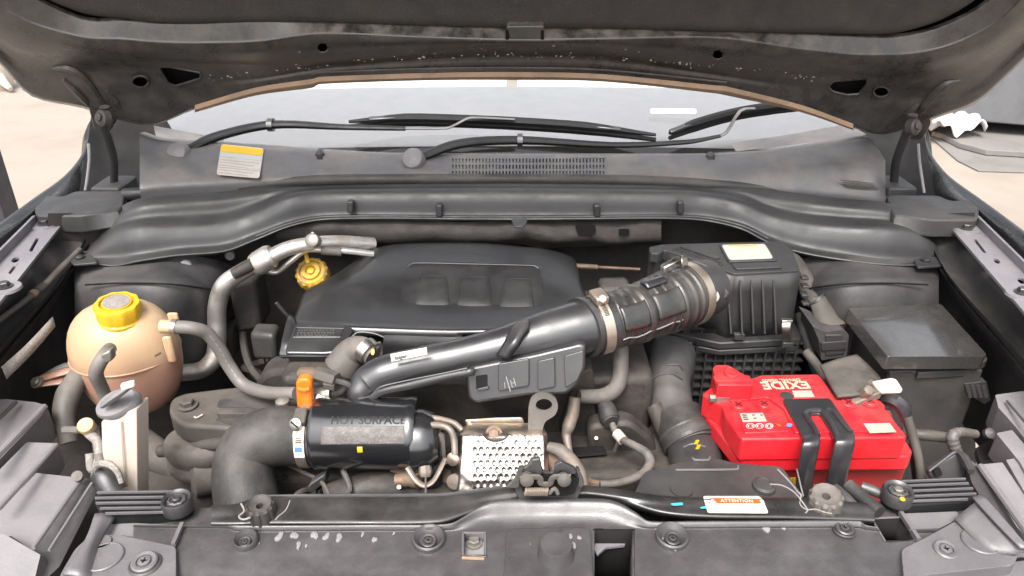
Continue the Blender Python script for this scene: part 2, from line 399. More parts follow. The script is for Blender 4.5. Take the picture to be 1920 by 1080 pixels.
def fig():
    c = Wz(8, 172, .0)
    mk('upright', lathe(c+V((-.12, .1, 0)), Z, [(.12, 0), (.15, .1), (.13, .3), (.08, .5), (.07, .8), (.0001, .82)], 20), M['label'], fi)
    mk('foot', tube([c+V((-.05, .05, .14)), c+V((.02, 0, .08)), c+V((.1, -.06, .035))], [.05, .035, .02], 10), M['label'], fi)
fig()
def post():
    p = Wz(1, 330, .0); p = W(1, 330, 2.6)
    o = mk('dark_post', obox(V((p.x-.045, 2.6, .55)), X, Y_, Z, .09, .09, 1.12), M['dark_post'], bev=.006); tag(o, 'narrow dark post cut by the left edge beside the fender', 'post')
post()
# ================================================================ bonnet (raised)
HP, HN = V((0, 1.20, 1.20)), V((0, -math.cos(rad(30)), -math.sin(rad(30))))
def H(px, py, h=0): return Wp(px, py, HP+HN*h, HN)
hx = [-90, 0, 60, 155, 230, 290, 365, 480, 600, 790, 960, 1130, 1345, 1500, 1600, 1655, 1705, 1765, 1830, 1890, 2010]
def hrow(pys, hs):
    hs = hs if hasattr(hs, '__len__') else [hs]*len(hx)
    return [H(x, y, h) for x, y, h in zip(hx, pys, hs)]
bn = T('bonnet', 'raised black bonnet seen from below above the engine bay', 'bonnet')
lip = [40, 118, 178, 200, 224, 232, 203, 170, 152, 143, 141, 145, 164, 202, 238, 250, 236, 216, 190, 138, 20]
mid = [20, 98, 134, 134, 136, 140, 146, 146, 128, 112, 106, 110, 140, 160, 172, 178, 180, 178, 160, 112, 0]
m2 = [8, 84, 112, 117, 118, 119, 121, 124, 117, 104, 98, 102, 128, 140, 146, 148, 148, 140, 128, 90, -14]
m3 = [-4, 70, 96, 103, 107, 108, 110, 112, 102, 92, 88, 91, 112, 126, 133, 136, 134, 126, 110, 74, -30]
lb = [-50, 8, 40, 66, 70, 75, 77, 74, 60, 67, 72, 70, 68, 88, 98, 99, 97, 86, 60, 20, -110]
lt = [-90, -40, -4, 38, 40, 45, 46, 42, 43, 50, 55, 55, 62, 66, 70, 72, 68, 52, 20, -30, -160]
pad = [-115, -60, -20, 20, 30, 38, 40, 37, 38, 44, 49, 50, 56, 58, 60, 60, 52, 32, -6, -60, -190]
TRI = rnd([(297, 125), (318, 125), (376, 136), (377, 147), (330, 161), (316, 157)], 5)
QUAD = rnd([(1552, 163), (1562, 152), (1627, 147), (1624, 160), (1610, 176), (1588, 178), (1562, 172)], 4)
holes = [ine(605, 89, 11, 9), ine(1345, 102, 11, 9), ine(263, 153, 15, 10), ine(1652, 172, 14, 9),
         inpoly(TRI), inpoly(QUAD)]
def hood_shape():
    drop = [.02, .012, .006, .0, .0, .0, .0, .0, 0, 0, 0, 0, 0, 0, 0, 0, 0, .0, .006, .012, .02]
    rows = [hrow([p+2 for p in lip], [-.022]*21), hrow(lip, 0), hrow([p-3 for p in lip], .006), hrow([(a+b)/2-3 for a, b in zip(lip, mid)], .006), hrow(mid, .003), hrow(m2, .012), hrow(m3, .024),
            hrow([(a*.6+b*.4) for a, b in zip(m3, lb)], .034), hrow([b+5 for b in lb], .036), hrow(lb, .0335), hrow(lt, .0195), hrow([p-3 for p in lt], .017), hrow([p-8 for p in lt], .010)]
    mk('inner_panel', loft(rows, 26, 9, holes=holes), M['hood'], bn, face_cam=True, fix=False, ang=60)
    up = [r[:] for r in [pad]]
    pr = [hrow([p+5 for p in pad], .006), hrow([p+3 for p in pad], .0205), hrow([p-3 for p in pad], .0235), hrow([p-10 for p in pad], .024), hrow([p-50 for p in pad], .022)]
    top = []
    for k in (1, 2, 3, 4, 5):
        top.append([H(x, p-50, .022)+V((0, -.5, .866))*(.13*k)+V((0, -.012*k*k*.4, -.01*k*k*.4)) for x, p in zip(hx, pad)])
    mk('insulation_pad', loft(pr+top, 6, 3), M['hoodpad'], bn, face_cam=True, fix=False, ang=60)
    # outer skin behind the inner panel, from the rear edge forward
    sk = [[H(x, p+1, -.030) for x, p in zip(hx, lip)]]
    for k in range(1, 7):
        sk.append([H(x, p, -.040-.012*math.sin(k/6*3.1))+V((0, -.5, .866))*(.15*k)+V((0, -.011*k*k*.4, -.01*k*k*.4)) for x, p in zip(hx, lip)])
    mk('outer_skin', loft(sk, 4, 2), M['paint'], bn, solid=.002)
    # plate behind the punched openings
    mk('inner_reinforcement', loft([[H(x, y, -.018) for x, y in zip(hx[2:-2], pp[2:-2])] for pp in (lip, mid, m3, lb)], 4, 1), M['void'], bn)
    # bare dirty corner plates
    rim = [ell(605, 89, 11.5, 9.5), ell(1345, 102, 11.5, 9.5), ell(263, 153, 15.5, 10.5), ell(1652, 172, 14.5, 9.5)]
    for e in rim:
        P = [H(*q, .0) for q in e]
        h0 = {605: .029, 1345: .029, 263: .006, 1652: .006}[int(sum(q[0] for q in e)/len(e)+.5)]
        P = [H(*q, h0) for q in e]; P.append(P[0])
        mk('hole_rim', tube(P, .0016, 6, 1, cap=False), M['hood'], bn)
    for e, h0 in ((TRI, .006), (QUAD, .006)):
        P = [H(*q, h0) for q in e]; P.append(P[0]); mk('hole_rim', tube(P, .0018, 6, 1, cap=False), M['hood'], bn)
    # raised ribs round the hinge mounting
    for L in ([(100, 128), (128, 128), (150, 140), (168, 160), (186, 185), (200, 200)], [(118, 150), (140, 168), (158, 186), (165, 198)], [(200, 170), (216, 190), (226, 206)],
              [(1800, 150), (1775, 156), (1755, 172), (1735, 195), (1715, 225)], [(1720, 195), (1700, 215), (1690, 228)]):
        mk('pressed_rib', tube([H(x, y, .006) for x, y in L], [.003]+[.007]*(len(L)-2)+[.002], 8, 5), M['hood'], bn)
    # flange that carries the seal
    xs = [365, 480, 585, 600, 790, 960, 1130, 1340, 1362, 1500, 1600]
    a = [203, 170, 154, 150, 143, 141, 145, 166, 168, 202, 238]
    b = [210, 178, 164, 157, 150, 149, 152, 174, 178, 209, 243]
    mk('rubber_seal', loft([[H(x, y-6, .007) for x, y in zip(xs, a)], [H(x, y+3, .012) for x, y in zip(xs, a)], [H(x, y, .006) for x, y in zip(xs, b)], [H(x, y+1, -.012) for x, y in zip(xs, b)]], 5, 2), M['tan'], bn, face_cam=True, fix=False)
    mk('seam', tube([H(x, y-14, .0085) for x, y in zip(xs[2:-2], a[2:-2])], .0016, 6, 4), M['hood_dirty'], bn)
    # striker pad with two slots in the middle
    g = prism([rnd([(948, 50), (1022, 50), (1014, 78), (958, 78)], 6)], H(984, 64, .0345), HN, .02)
    mk('striker_mount', g, M['hood'], bn, bev=.003)
    for x in (951, 1017):
        mk('slot', prism([rnd([(x-3, 57), (x+3, 57), (x+3, 75), (x-3, 75)], 3)], H(984, 64, .0352), HN, .002), M['void'], bn)
    # crumbs of dried sealer along the folded edge
    gs = []
    for i in range(170):
        x = random.uniform(560, 1440) if i < 130 else random.choice([random.uniform(380, 560), random.uniform(1460, 1560)])
        t = (x-965)/400; y = 104+t*t*22+random.gauss(0, 3.2)
        if random.random() < .2: y = random.uniform(70, 100)
        s = random.uniform(.0004, .0013)
        c = H(x, y, .03 if y < 108+t*t*20 else .020); gs.append(lathe(c, HN, [(s, 0), (s*.8, s*.5), (.0001, s*.7)], 5, sx=random.uniform(.5, 2.2)))
    o = mk('sealer_crumbs', join(*gs), M['label_dust'], bn); o['kind'] = 'stuff'
hood_shape()
def dirt_patch(name, pts, h, parent, m='hood_dirty'):
    c = pts[0]; mk(name, prism([pts], H(c[0], c[1], h), HN, .0006), M[m], parent)
# hinges
for side, L in ((-1, dict(arm=[(196, 200), (190, 228), (203, 262), (213, 300), (214, 345)], knob=(192, 222), strut=[(166, 270), (167, 300), (164, 330), (160, 358)], tab=[(185, 212), (204, 222), (196, 232), (188, 224)])),
                (1, dict(arm=[(1712, 215), (1702, 245), (1690, 275), (1680, 305), (1676, 345)], knob=(1714, 238), strut=[(1722, 270), (1724, 300), (1728, 330), (1733, 362)], tab=[(1687, 238), (1708, 228), (1710, 236), (1696, 246)]))):
    a = [(x, y, 1.19+.02*i, 9-.4*i) for i, (x, y) in enumerate(L['arm'])]
    hg = mk('hinge', ptube(a, 10, 5, flat=.5), M['body'], bn)
    k = W(*L['knob'], 1.185); mk('pivot', lathe(k, V((side*.5, -.8, .2)), [(.013, -.008), (.013, .003), (.008, .008), (.0001, .009)], 20), M['body'], hg)
    mk('upper_plate', prism([rnd([(L['knob'][0]+dx, L['knob'][1]+dy) for dx, dy in ((-28, -26), (20, -34), (34, -8), (14, 26), (-16, 22))], 9)], H(*L['knob'], .004), HN, .006), M['hood'], hg, bev=.002)
    mk('foot', obox(W(L['arm'][-1][0], L['arm'][-1][1], 1.27)+V((0, 0, -.01)), X, Y_, Z, .05, .07, .03), M['body_grey'], hg, bev=.004)
    mk('bolt', lathe(k+V((0, -.008, .004)), V((side*.4, -.8, .3)), [(.007, 0), (.007, .003), (.005, .004), (.0001, .004)], 6), M['body_grey'], hg)
    o = mk('fender_edge_seal', ptube([(x, y, 1.3-.02*i, 2.6) for i, (x, y) in enumerate(L['strut'])], 8, 5), M['pale_grey']); tag(o, 'thin pale trim strip running down behind the %s bonnet hinge' % ('left' if side < 0 else 'right'), 'trim strip', 'trim strips behind the hinges')
# ================================================================ windscreen, cabin behind it
WN = V((0, -math.sin(rad(29)), math.cos(rad(29)))); WP0 = V((0, 1.36, 1.030))
def GL(px, py, h=0): return Wp(px, py, WP0+WN*h, WN)
ws = T('windscreen', 'pale reflecting windscreen behind the wipers under the bonnet edge', 'windscreen')
def glass_pt(x, s):                                     # x metres, s metres up the slope
    return WP0+X*x+V((0, math.cos(rad(29)), math.sin(rad(29))))*(s-.10*x*x*1.6)+WN*(-.10*x*x)
rows = [[glass_pt(x*(1-.10*s), s) for x in (-.78, -.6, -.4, -.2, 0, .2, .4, .6, .78)] for s in (-.05, .15, .35, .55, .78)]
mk('glass', loft(rows, 4, 4), M['glass'], ws, face_cam=True, fix=False)
fr = [[glass_pt(x*(1-.10*s), s)-WN*.004 for x in (-.78, -.6, -.4, -.2, 0, .2, .4, .6, .78)] for s in (-.05, .015)]
mk('frit_band', loft(fr, 4, 1), M['black_satin'], ws)
def sticker():
    pts = [glass_pt(0, 0)]
    g = prism([rnd([(1219, 203), (1306, 204), (1306, 214), (1219, 213)], 5)], GL(1260, 208, .003), WN, .0008); mk('toll_sticker', g, M['label_white'], ws)
sticker()
ca = T('dashboard', 'grey dashboard top seen through the windscreen', 'dashboard')
dr = [[V((x, y-.10*x*x, z)) for x in (-.76, -.4, 0, .4, .76)] for y, z in ((1.50, 1.01), (1.60, 1.03), (1.80, 1.045), (1.93, 1.035), (1.97, .99), (1.98, .75))]
mk('dash_top', loft(dr, 5, 3), M['dash'], ca, solid=.004)  # grey top also stands in for the darker band reflected in the glass
for i, x in enumerate((-.43, .43)):
    st = T('sky_band_seat', '%s pale seat shape added for the sky band reflected in the windscreen' % ('left' if i == 0 else 'right'), 'seat', 'pale seats standing in for reflected sky')  # added pale backrests stand in for the bright sky reflected in the glass
    mk('backrest', loft([[V((x+a, 2.10+.16*k+.05*abs(a), .80+.2*k)) for a in (-.41, -.2, 0, .2, .41)] for k in range(5)], 3, 3), M['cabin'], st, solid=.12)
    mk('cushion', obox(V((x, 2.16, .72)), X, Y_, Z, .8, .5, .16), M['cabin'], st, bev=.05)
    mk('headrest', obox(V((x, 2.9, 1.72)), X, Y_, Z, .26, .1, .18), M['cabin'], st, bev=.04)
# ================================================================ cowl
cw = T('cowl', 'grey plastic cowl with a slotted air grille below the windscreen', 'cowl')
cx = [262, 300, 400, 520, 585, 700, 800, 960, 1130, 1200, 1340, 1450, 1560, 1625, 1660]
ct = [250, 262, 268, 276, 281, 288, 290, 291, 291, 291, 290, 283, 266, 256, 300]
cb = [352, 347, 341, 334, 332, 331, 331, 331, 331, 333, 341, 351, 359, 366, 374]
CWN = V((0, -.20, .98)); 
def cwy(x, y): return W(x, y, 1.34-.10*(max(0, min(1, (y-268)/62))) - .05*((x-960)/700)**2)
NOTCH = [ine(600, 288, 9, 10), ine(1332, 292, 10, 9)]
vent = [inr(845, 295, 1137, 330)]
rws = [[cwy(x, y-1)+V((0, .02, -.004)) for x, y in zip(cx, ct)], [cwy(x, y) for x, y in zip(cx, ct)], [cwy(x, (y*.93+b*.07)) for x, y, b in zip(cx, ct, cb)], [cwy(x, (y+b)/2) for x, y, b in zip(cx, ct, cb)], [cwy(x, b) for x, b in zip(cx, cb)], [cwy(x, b+10)+V((0, 0, -.01)) for x, b in zip(cx, cb)]]
mk('cowl_moulding', loft(rws, 10, 6, holes=NOTCH+vent), M['cowl'], cw, face_cam=True, fix=False, ang=50)
c0 = cwy(990, 312); c1 = cwy(990, 296); c2 = cwy(990, 329)
GN = (c1-c2).cross(X).normalized(); GN = GN if GN.z > 0 else -GN
loops = [[(843, 293), (1139, 293), (1139, 332), (843, 332)]]
for r, (a, b) in enumerate(((297, 305), (308.5, 316.5), (320, 328.5))):
    for i in range(46):
        x = 847.5+i*6.28
        loops.append([(x, a), (x+3.1, a), (x+3.1, b), (x, b)])
mk('air_grille', prism(loops, c0+GN*.0008, GN, .004), M['cowl'], cw, smooth=False)
mk('plenum_floor', obox(V((.02, 1.31, .985)), X, Y_, Z, .30, .12, .01), M['void'], cw)  # near-black so the grille slots look shaded
mk('pinch_clip', lathe(cwy(600, 291)+Z*.004, Z, [(.008, -.01), (.008, .0), (.004, .004), (.0001, .004)], 12), M['body_grey'], cw)
mk('pinch_clip', lathe(cwy(1332, 294)+Z*.004, Z, [(.008, -.01), (.008, .0), (.004, .004), (.0001, .004)], 12), M['body_grey'], cw)
mk('corner_web', loft([[W(288, 235, 1.37), W(296, 268, 1.345), W(318, 306, 1.32)], [W(300, 238, 1.38), W(340, 254, 1.36), W(345, 290, 1.335)], [W(345, 246, 1.38), W(420, 262, 1.36), W(400, 275, 1.345)]], 6, 5), M['cowl'], cw, face_cam=True, fix=False)
mk('corner_web', loft([[W(1625, 252, 1.36), W(1500, 270, 1.345), W(1380, 284, 1.34)], [W(1590, 232, 1.40), W(1480, 252, 1.38), W(1370, 268, 1.37)]], 6, 4), M['cowl'], cw, face_cam=True, fix=False)
mk('drain_mesh', join(*[bar(cwy(1575+i*6, 338+i*.7)+Z*.002, cwy(1590+i*6, 352+i*.5)+Z*.002, .0012, .0012) for i in range(10)]+[bar(cwy(1578+4*j, 340+j*4)+Z*.002, cwy(1638+3*j, 346+j*3.4)+Z*.002, .0012, .0012) for j in range(4)]), M['hood_dirty'], cw)
def cowl_label():
    p = cwy(450, 303)+CWN*.0035
    q = [(415, 270), (495, 278), (486, 334), (406, 327)]
    n = ((cwy(450, 290)-cwy(450, 320)).cross(cwy(480, 305)-cwy(420, 302))).normalized(); n = n if n.z > 0 else -n
    o = mk('label_card', prism([rnd(q, 5)], p, n, .0008), M['label_white'], cw)
    mk('yellow_band', prism([rnd([(415.5, 271), (494, 279), (492, 292), (413, 284)], 4)], p+n*.0006, n, .0004), M['label_yellow'], o)
    mk('grey_band', prism([[(413, 285), (491.5, 293), (490, 301), (412, 293)]], p+n*.0006, n, .0004), M['label_grey'], o)
    gs = []
    for k in range(6):
        y0 = 298+k*4.7; gs.append(prism([[(412-k*.6, y0), (486-k*.7-(k % 3)*9, y0+7.5), (486-k*.7-(k % 3)*9, y0+8.6), (412-k*.6, y0+1.1)]], p+n*.0006, n, .0003))
    mk('print_lines', join(*gs), M['print_grey'], o)
cowl_label()
ds = mk('cowl_seal', ptube([(x, y, 1.235-.03*((x-960)/750)**2, r) for x, y, r in ((232, 364, 11), (350, 358, 11), (450, 350, 10), (540, 341, 10), (640, 337, 10), (800, 336, 10), (960, 336, 10), (1120, 337, 10), (1250, 341, 10), (1400, 351, 10), (1500, 362, 10), (1600, 372, 11), (1688, 381, 11))], 14, 8), M['rubber'])
tag(ds, 'long black rubber weatherstrip curving along the cowl front edge', 'weatherstrip')
# ================================================================ wipers
def wiper(label, arm, hook, blade, cap):
    w = T('wiper', label, 'wiper', 'windscreen wipers')
    a = mk('arm', ptube(arm, 12, 6, flat=.6), M['wiper'], w)
    c = W(*cap); mk('pivot_cap', lathe(c, V((-.15, -.80, .58)), [(.019, -.012), (.020, .006), (.017, .012), (.010, .015), (.0001, .0155)], 24), M['lamp'], w)
    k = arm[2]; mk('clip_collar', ptube([(k[0]-5, k[1], k[2], k[3]*1.18), (k[0]+5, k[1], k[2], k[3]*1.18)], 10, 1, flat=.8), M['black_satin'], w)
    mk('hook', ptube(hook, 8, 3, flat=.5), M['cowl'], w)
    P = [GL(x, y, .030) for x, y in blade]; b = mk('blade', tube(P, [.003]+[.0085]*(len(P)-2)+[.003], 8, 4), M['wiper'], w)
    P2 = [GL(x, y+9, .018) for x, y in blade]; mk('lip_and_shadow', tube(P2, [.004]+[.0075]*(len(P)-2)+[.004], 8, 4), M['wiper'], w)  # rubber edge thickened to take in the blade's shadow on the glass
    for t in (.12, .34, .62, .86):
        i = t*(len(P)-1); q = int(i); p = P[q].lerp(P[q+1], i-q); d = (P[q+1]-P[q]).normalized()
        mk('bridge', obox(p+WN*.002, d, WN.cross(d), WN, .05, .010, .008), M['black_gloss'], w, bev=.002)
wiper('left wiper with its pivot by the yellow label and blade lying along the glass', [(338, 290, 1.285, 13), (400, 258, 1.315, 14), (508, 234, 1.36, 13), (640, 238, 1.37, 9), (760, 241, 1.375, 7)],
      [(750, 241, 1.376, 5), (838, 240, 1.38, 5), (858, 232, 1.38, 5), (882, 221, 1.385, 5), (965, 224, 1.39, 4)], [(654, 228), (760, 221), (880, 224), (970, 228), (1100, 237), (1230, 253)], (337, 289, 1.275))
wiper('right wiper with its pivot beside the cowl grille and blade pointing to the right corner', [(776, 300, 1.285, 12), (860, 270, 1.315, 14), (975, 263, 1.345, 13), (1150, 272, 1.36, 9), (1290, 266, 1.375, 7), (1350, 255, 1.385, 5)],
      [(1345, 256, 1.386, 5), (1362, 248, 1.388, 5), (1388, 208, 1.39, 5), (1415, 203, 1.395, 4)], [(1255, 250), (1300, 232), (1370, 212), (1440, 200), (1500, 196)], (776, 300, 1.275))
# ================================================================ bulkhead shroud
sh = T('bulkhead_shroud', 'long moulded black cover with a bulge at each end below the cowl', 'shroud')
sxs = [146, 165, 215, 262, 330, 420, 480, 540, 600, 700, 820, 960, 1100, 1240, 1320, 1390, 1440, 1500, 1580, 1660, 1720, 1752, 1768]
A = [486, 462, 402, 378, 371, 365, 357, 348, 344, 342, 341, 341, 342, 344, 347, 352, 360, 369, 378, 386, 402, 440, 482]
A2 = [487, 464, 412, 391, 384, 377, 367, 353, 348, 346, 345, 345, 346, 348, 351, 357, 372, 383, 391, 398, 412, 446, 484]
A3 = [487, 466, 424, 410, 404, 398, 381, 360, 353, 351, 350, 350, 351, 353, 356, 366, 386, 400, 408, 413, 424, 452, 485]
Bq = [488, 470, 436, 425, 423, 416, 396, 368, 359, 357, 356, 356, 357, 359, 363, 378, 400, 416, 424, 428, 436, 458, 486]
Cq = [489, 476, 455, 448, 445, 438, 416, 388, 376, 374, 373, 373, 374, 377, 382, 398, 422, 440, 450, 455, 460, 472, 488]
Dq = [490, 484, 480, 474, 464, 456, 436, 414, 403, 401, 402, 402, 402, 401, 404, 417, 440, 458, 472, 484, 486, 486, 490]
D2 = [491, 487, 487, 481, 471, 463, 443, 420, 407, 405, 406, 407, 406, 405, 408, 423, 447, 466, 480, 490, 491, 490, 492]
Eq = [495, 494, 499, 490, 480, 472, 450, 426, 413, 410, 411, 412, 411, 410, 414, 430, 455, 474, 488, 497, 498, 495, 496]
def bend(x): return -.09*min(1, max(0, abs(x-960)-360)/330)
def srow(pys, y0, ex=1.0): return [W(x, p, y0+bend(x)*ex) for x, p in zip(sxs, pys)]
mk('shroud_moulding', loft([srow([a-6 for a in A], 1.245), srow(A, 1.235), srow(A2, 1.222), srow(A3, 1.215), srow(Bq, 1.190), srow(Cq, 1.178), srow(Dq, 1.172), srow(D2, 1.165), srow(Eq, 1.148), srow([e+3 for e in Eq], 1.150)], 8, 4), M['shroud'], sh, face_cam=True, fix=False, ang=70)
mk('flange_bead', tube(srow([e-1 for e in Eq], 1.146), .0016, 6, 5), M['shroud'], sh)
mk('crease_bead', tube(srow(D2, 1.163)[6:17], .0016, 6, 5), M['shroud'], sh)
for x, y in ((656, 392), (823, 399), (1120, 399), (1277, 393)):
    mk('clip_notch', yprism([rnd([(x-6, y-14), (x+6, y-14), (x+6, y+9), (x-6, y+9)], 5)], 1.158, .014), M['shroud'], sh, bev=.002)
mk('centre_tab', zprism([rnd([(958, 410), (990, 410), (984, 424), (964, 424)], 4)], 1.0, .003), M['shroud'], sh, bev=.001)
for x, y in ((150, 484), (1735, 489)):
    mk('end_tab', zprism([rnd([(x-22, y-4), (x+20, y-8), (x+34, y+8), (x-14, y+12)], 5)], W(x, y, 1.06).z, .004), M['shroud'], sh, bev=.001)
    mk('tab_screw', lathe(W(x, y, 1.06)+Z*.001, Z, [(.007, 0), (.007, .002), (.004, .004), (.0001, .004)], 14), M['black_gloss'], sh)
# ================================================================ car body: bulkhead, aprons, rails, fenders
bd = T('body_shell', 'dusty black inner body shell around the engine bay', 'car body')
fw = [[W(x, y, yy) for x, yy in ((90, 1.10), (300, 1.18), (480, 1.22), (700, 1.24), (960, 1.25), (1220, 1.24), (1440, 1.22), (1600, 1.18), (1830, 1.10))] for y in (400, 470, 560, 700, 900)]
mk('bulkhead', loft(fw, 6, 3, fn=lambda v, u, w: v+Y_*(.012*noise.noise(v*9))), M['grime'], bd, face_cam=True, fix=False)
lower = [[W(x, y, yy) for x in (520, 640, 760, 900, 1040, 1160, 1240)] for y, yy in ((412, 1.165), (430, 1.15), (450, 1.15), (462, 1.17))]
mk('bulkhead_beam', loft(lower, 5, 3, fn=lambda v, u, w: v+V((0, .010*noise.noise(v*30), .006*noise.noise(v*22)))), M['grime'], bd, face_cam=True, fix=False)
mk('beam_hole', yprism([rnd([(1078, 422), (1116, 422), (1118, 434), (1108, 444), (1084, 442)], 3)], 1.142, .002), M['void'], bd)
mk('beam_hole', yprism([rnd([(1160, 430), (1180, 430), (1180, 442), (1160, 442)], 3)], 1.140, .002), M['void'], bd)
for s in (-1, 1):
    mx = (lambda x: x) if s < 0 else (lambda x: 1900-x)
    # strut tower bulge
    R = [[W(mx(x), y, yy) for x, y, yy in row] for row in (
        [(150, 470, 1.10), (230, 476, 1.10), (320, 474, 1.11), (400, 486, 1.13), (440, 500, 1.15)],
        [(140, 512, 1.06), (230, 512, 1.03), (320, 512, 1.03), (400, 520, 1.08), (440, 530, 1.13)],
        [(140, 540, 1.02), (230, 532, .985), (320, 533, .985), (400, 545, 1.05), (440, 560, 1.12)],
        [(140, 600, 1.00), (230, 590, .97), (320, 590, .97), (400, 600, 1.04), (440, 620, 1.12)],
        [(140, 760, .98), (230, 760, .96), (320, 760, .96), (400, 760, 1.03), (440, 760, 1.12)])]
    mk('strut_tower', loft(R, 6, 4), M['body_grey'], bd, face_cam=True, fix=False, ang=60)
    mk('panel_seam', tube([W(mx(x), y, yy-.004) for x, y, yy in ((160, 534, 1.0), (230, 531, .985), (320, 533, .983), (400, 543, 1.045))], .0013, 6, 5), M['void'], bd)
    # apron wall from the rail top down
    R = [[W(mx(x), y, yy) for x, y, yy in row] for row in (
        [(186, 395, 1.19), (160, 445, 1.13), (118, 520, 1.00), (10, 640, .84), (-90, 760, .70)],
        [(180, 440, 1.18), (156, 485, 1.11), (96, 566, .99), (-14, 690, .82), (-110, 800, .69)],
        [(176, 490, 1.16), (140, 545, 1.07), (70, 640, .97), (-30, 760, .80), (-120, 860, .68)],
        [(186, 620, 1.12), (150, 680, 1.04), (92, 800, .94), (6, 900, .79), (-90, 1000, .68)])]
    mk('apron', loft(R, 6, 4), M['body'], bd, face_cam=True, fix=False, ang=60)
    R = [[W(mx(x), y, yy) for x, y, yy in row] for row in (
        [(190, 384, 1.19), (130, 396, 1.175), (66, 402, 1.155)],
        [(165, 436, 1.14), (90, 470, 1.06), (-10, 560, .90)],
        [(120, 512, 1.01), (45, 580, .94), (-90, 680, .80)],
        [(12, 640, .85), (-60, 720, .76), (-170, 780, .70)])]
    mk('rail_side', loft(R, 5, 5, fn=lambda v, u, w: v-Z*.012), M['body'], bd, face_cam=True, fix=False, ang=60)
    # rear end cap of the rail, lightly dusted
    P = [(62, 372), (78, 366), (118, 368), (140, 358), (236, 357), (228, 392), (150, 404), (66, 404)]
    mk('rail_end_cap', zprism([rnd([(mx(x), y+(8 if s > 0 else 0)) for x, y in P], 8)], 1.012, .03), M['body_grey'], bd, bev=.006, seg=3)
    # inner pillar behind the hinge
    R = [[W(mx(x), y, yy) for x, y, yy in row] for row in (
        [(172, 205, 1.46), (215, 205, 1.48), (300, 205, 1.50)],
        [(164, 270, 1.40), (210, 285, 1.42), (330, 262, 1.46)],
        [(150, 330, 1.33), (205, 340, 1.34), (320, 335, 1.37)],
        [(120, 400, 1.22), (200, 400, 1.22), (262, 395, 1.23)])]
    mk('pillar_inner', loft(R, 5, 4), M['pillar'], bd, face_cam=True, fix=False, ang=60)
    # fender
    fe = T('fender', 'dark glossy %s front fender curving down outside the engine bay' % ('left' if s < 0 else 'right'), 'fender', 'front fenders')
    e = [(170, 226), (166, 262), (150, 296), (118, 332), (60, 374), (0, 418), (-80, 480), (-200, 580)]
    ey = [1.47, 1.44, 1.38, 1.29, 1.17, 1.06, .93, .78]
    i_ = [(200, 300), (190, 318), (172, 342), (140, 362), (74, 392), (14, 446), (-60, 520), (-190, 640)]
    Q = [W(mx(x), y, yy) for (x, y), yy in zip(e, ey)]
    I = [W(mx(x), y, yy-.02) for (x, y), yy in zip(i_, ey)]
    O1 = [q+V((s*.010, 0, -.012)) for q in Q]; O2 = [q+V((s*.028, 0, -.045)) for q in Q]; O3 = [q+V((s*.045, 0, -.16)) for q in Q]; O4 = [q+V((s*.05, 0, -.40)) for q in Q]
    E1 = [q+V((-s*.008, 0, -.002)) for q in Q]
    mk('fender_skin', loft([[p+V((0, 0, -.05)) for p in I], I, E1, Q, O1, O2, O3, O4], 5, 4), M['paint'], fe, fix=True, ang=60)
    # bolted rail bracket on top of the apron
    br = T('fender_bracket', 'pale lilac bolted steel strip on top of the %s inner fender rail' % ('left' if s < 0 else 'right'), 'bracket', 'steel strips on the fender rails')
    P = [(66, 412), (128, 405), (0, 566), (-120, 730), (-210, 690), (-60, 540)] if s < 0 else [(1768, 409), (1826, 407), (1905, 486), (2010, 590), (2080, 690), (2000, 690), (1915, 578)]
    hl = [ell(29, 487, 8, 4.5, 14, -.4), rnd([(54, 470), (68, 446), (74, 446), (60, 472)], 3), rnd([(15, 512), (26, 498), (31, 499), (20, 514)], 3)] if s < 0 else [ell(1869, 489, 7, 4, 14, .6), ell(1915, 526, 8, 5, 14, .6), rnd([(1824, 448), (1830, 448), (1850, 474), (1844, 474)], 3)]
    mk('plate', zprism([rnd(P, 5)]+hl, .995, .004), M['bracket'], br, bev=.001)
    a, b = ((66, 412), (-60, 540)) if s < 0 else ((1826, 407), (2010, 590))
    mk('folded_edge', bar(Wz(*a, 1.001), Wz(*b, 1.001), .004, .014), M['bracket'], br)
    for x, y in (((84, 422), (10, 540)) if s < 0 else ((1811, 430), (1916, 551))):
        p = Wz(x, y, .996)
        mk('pressed_pad', lathe(p, Z, [(.020, -.002), (.019, .0015), (.0001, .0016)], 24), M['bracket'], br)
        hexbolt('bolt', br, p+Z*.002, Z, .0068, M['black_satin'])
rc_ = T('release_cable', 'thin dusty cable with a tan ferrule lying along the left inner fender', 'cable')
mk('cable', ptube([(150, 468, 1.09, 5), (118, 500, 1.035, 6.5), (84, 534, .98, 6.5), (50, 562, .94, 6), (10, 592, .90, 6), (-50, 636, .84, 6)], 10, 7), M['hose_grey'], rc_)
mk('ferrule', ptube([(66, 548, .957, 8), (60, 553, .951, 8)], 10, 1), M['tan'], rc_)
mk('ferrule', ptube([(82, 536, .977, 9), (70, 546, .962, 9)], 10, 2), M['rubber_dusty'], rc_)
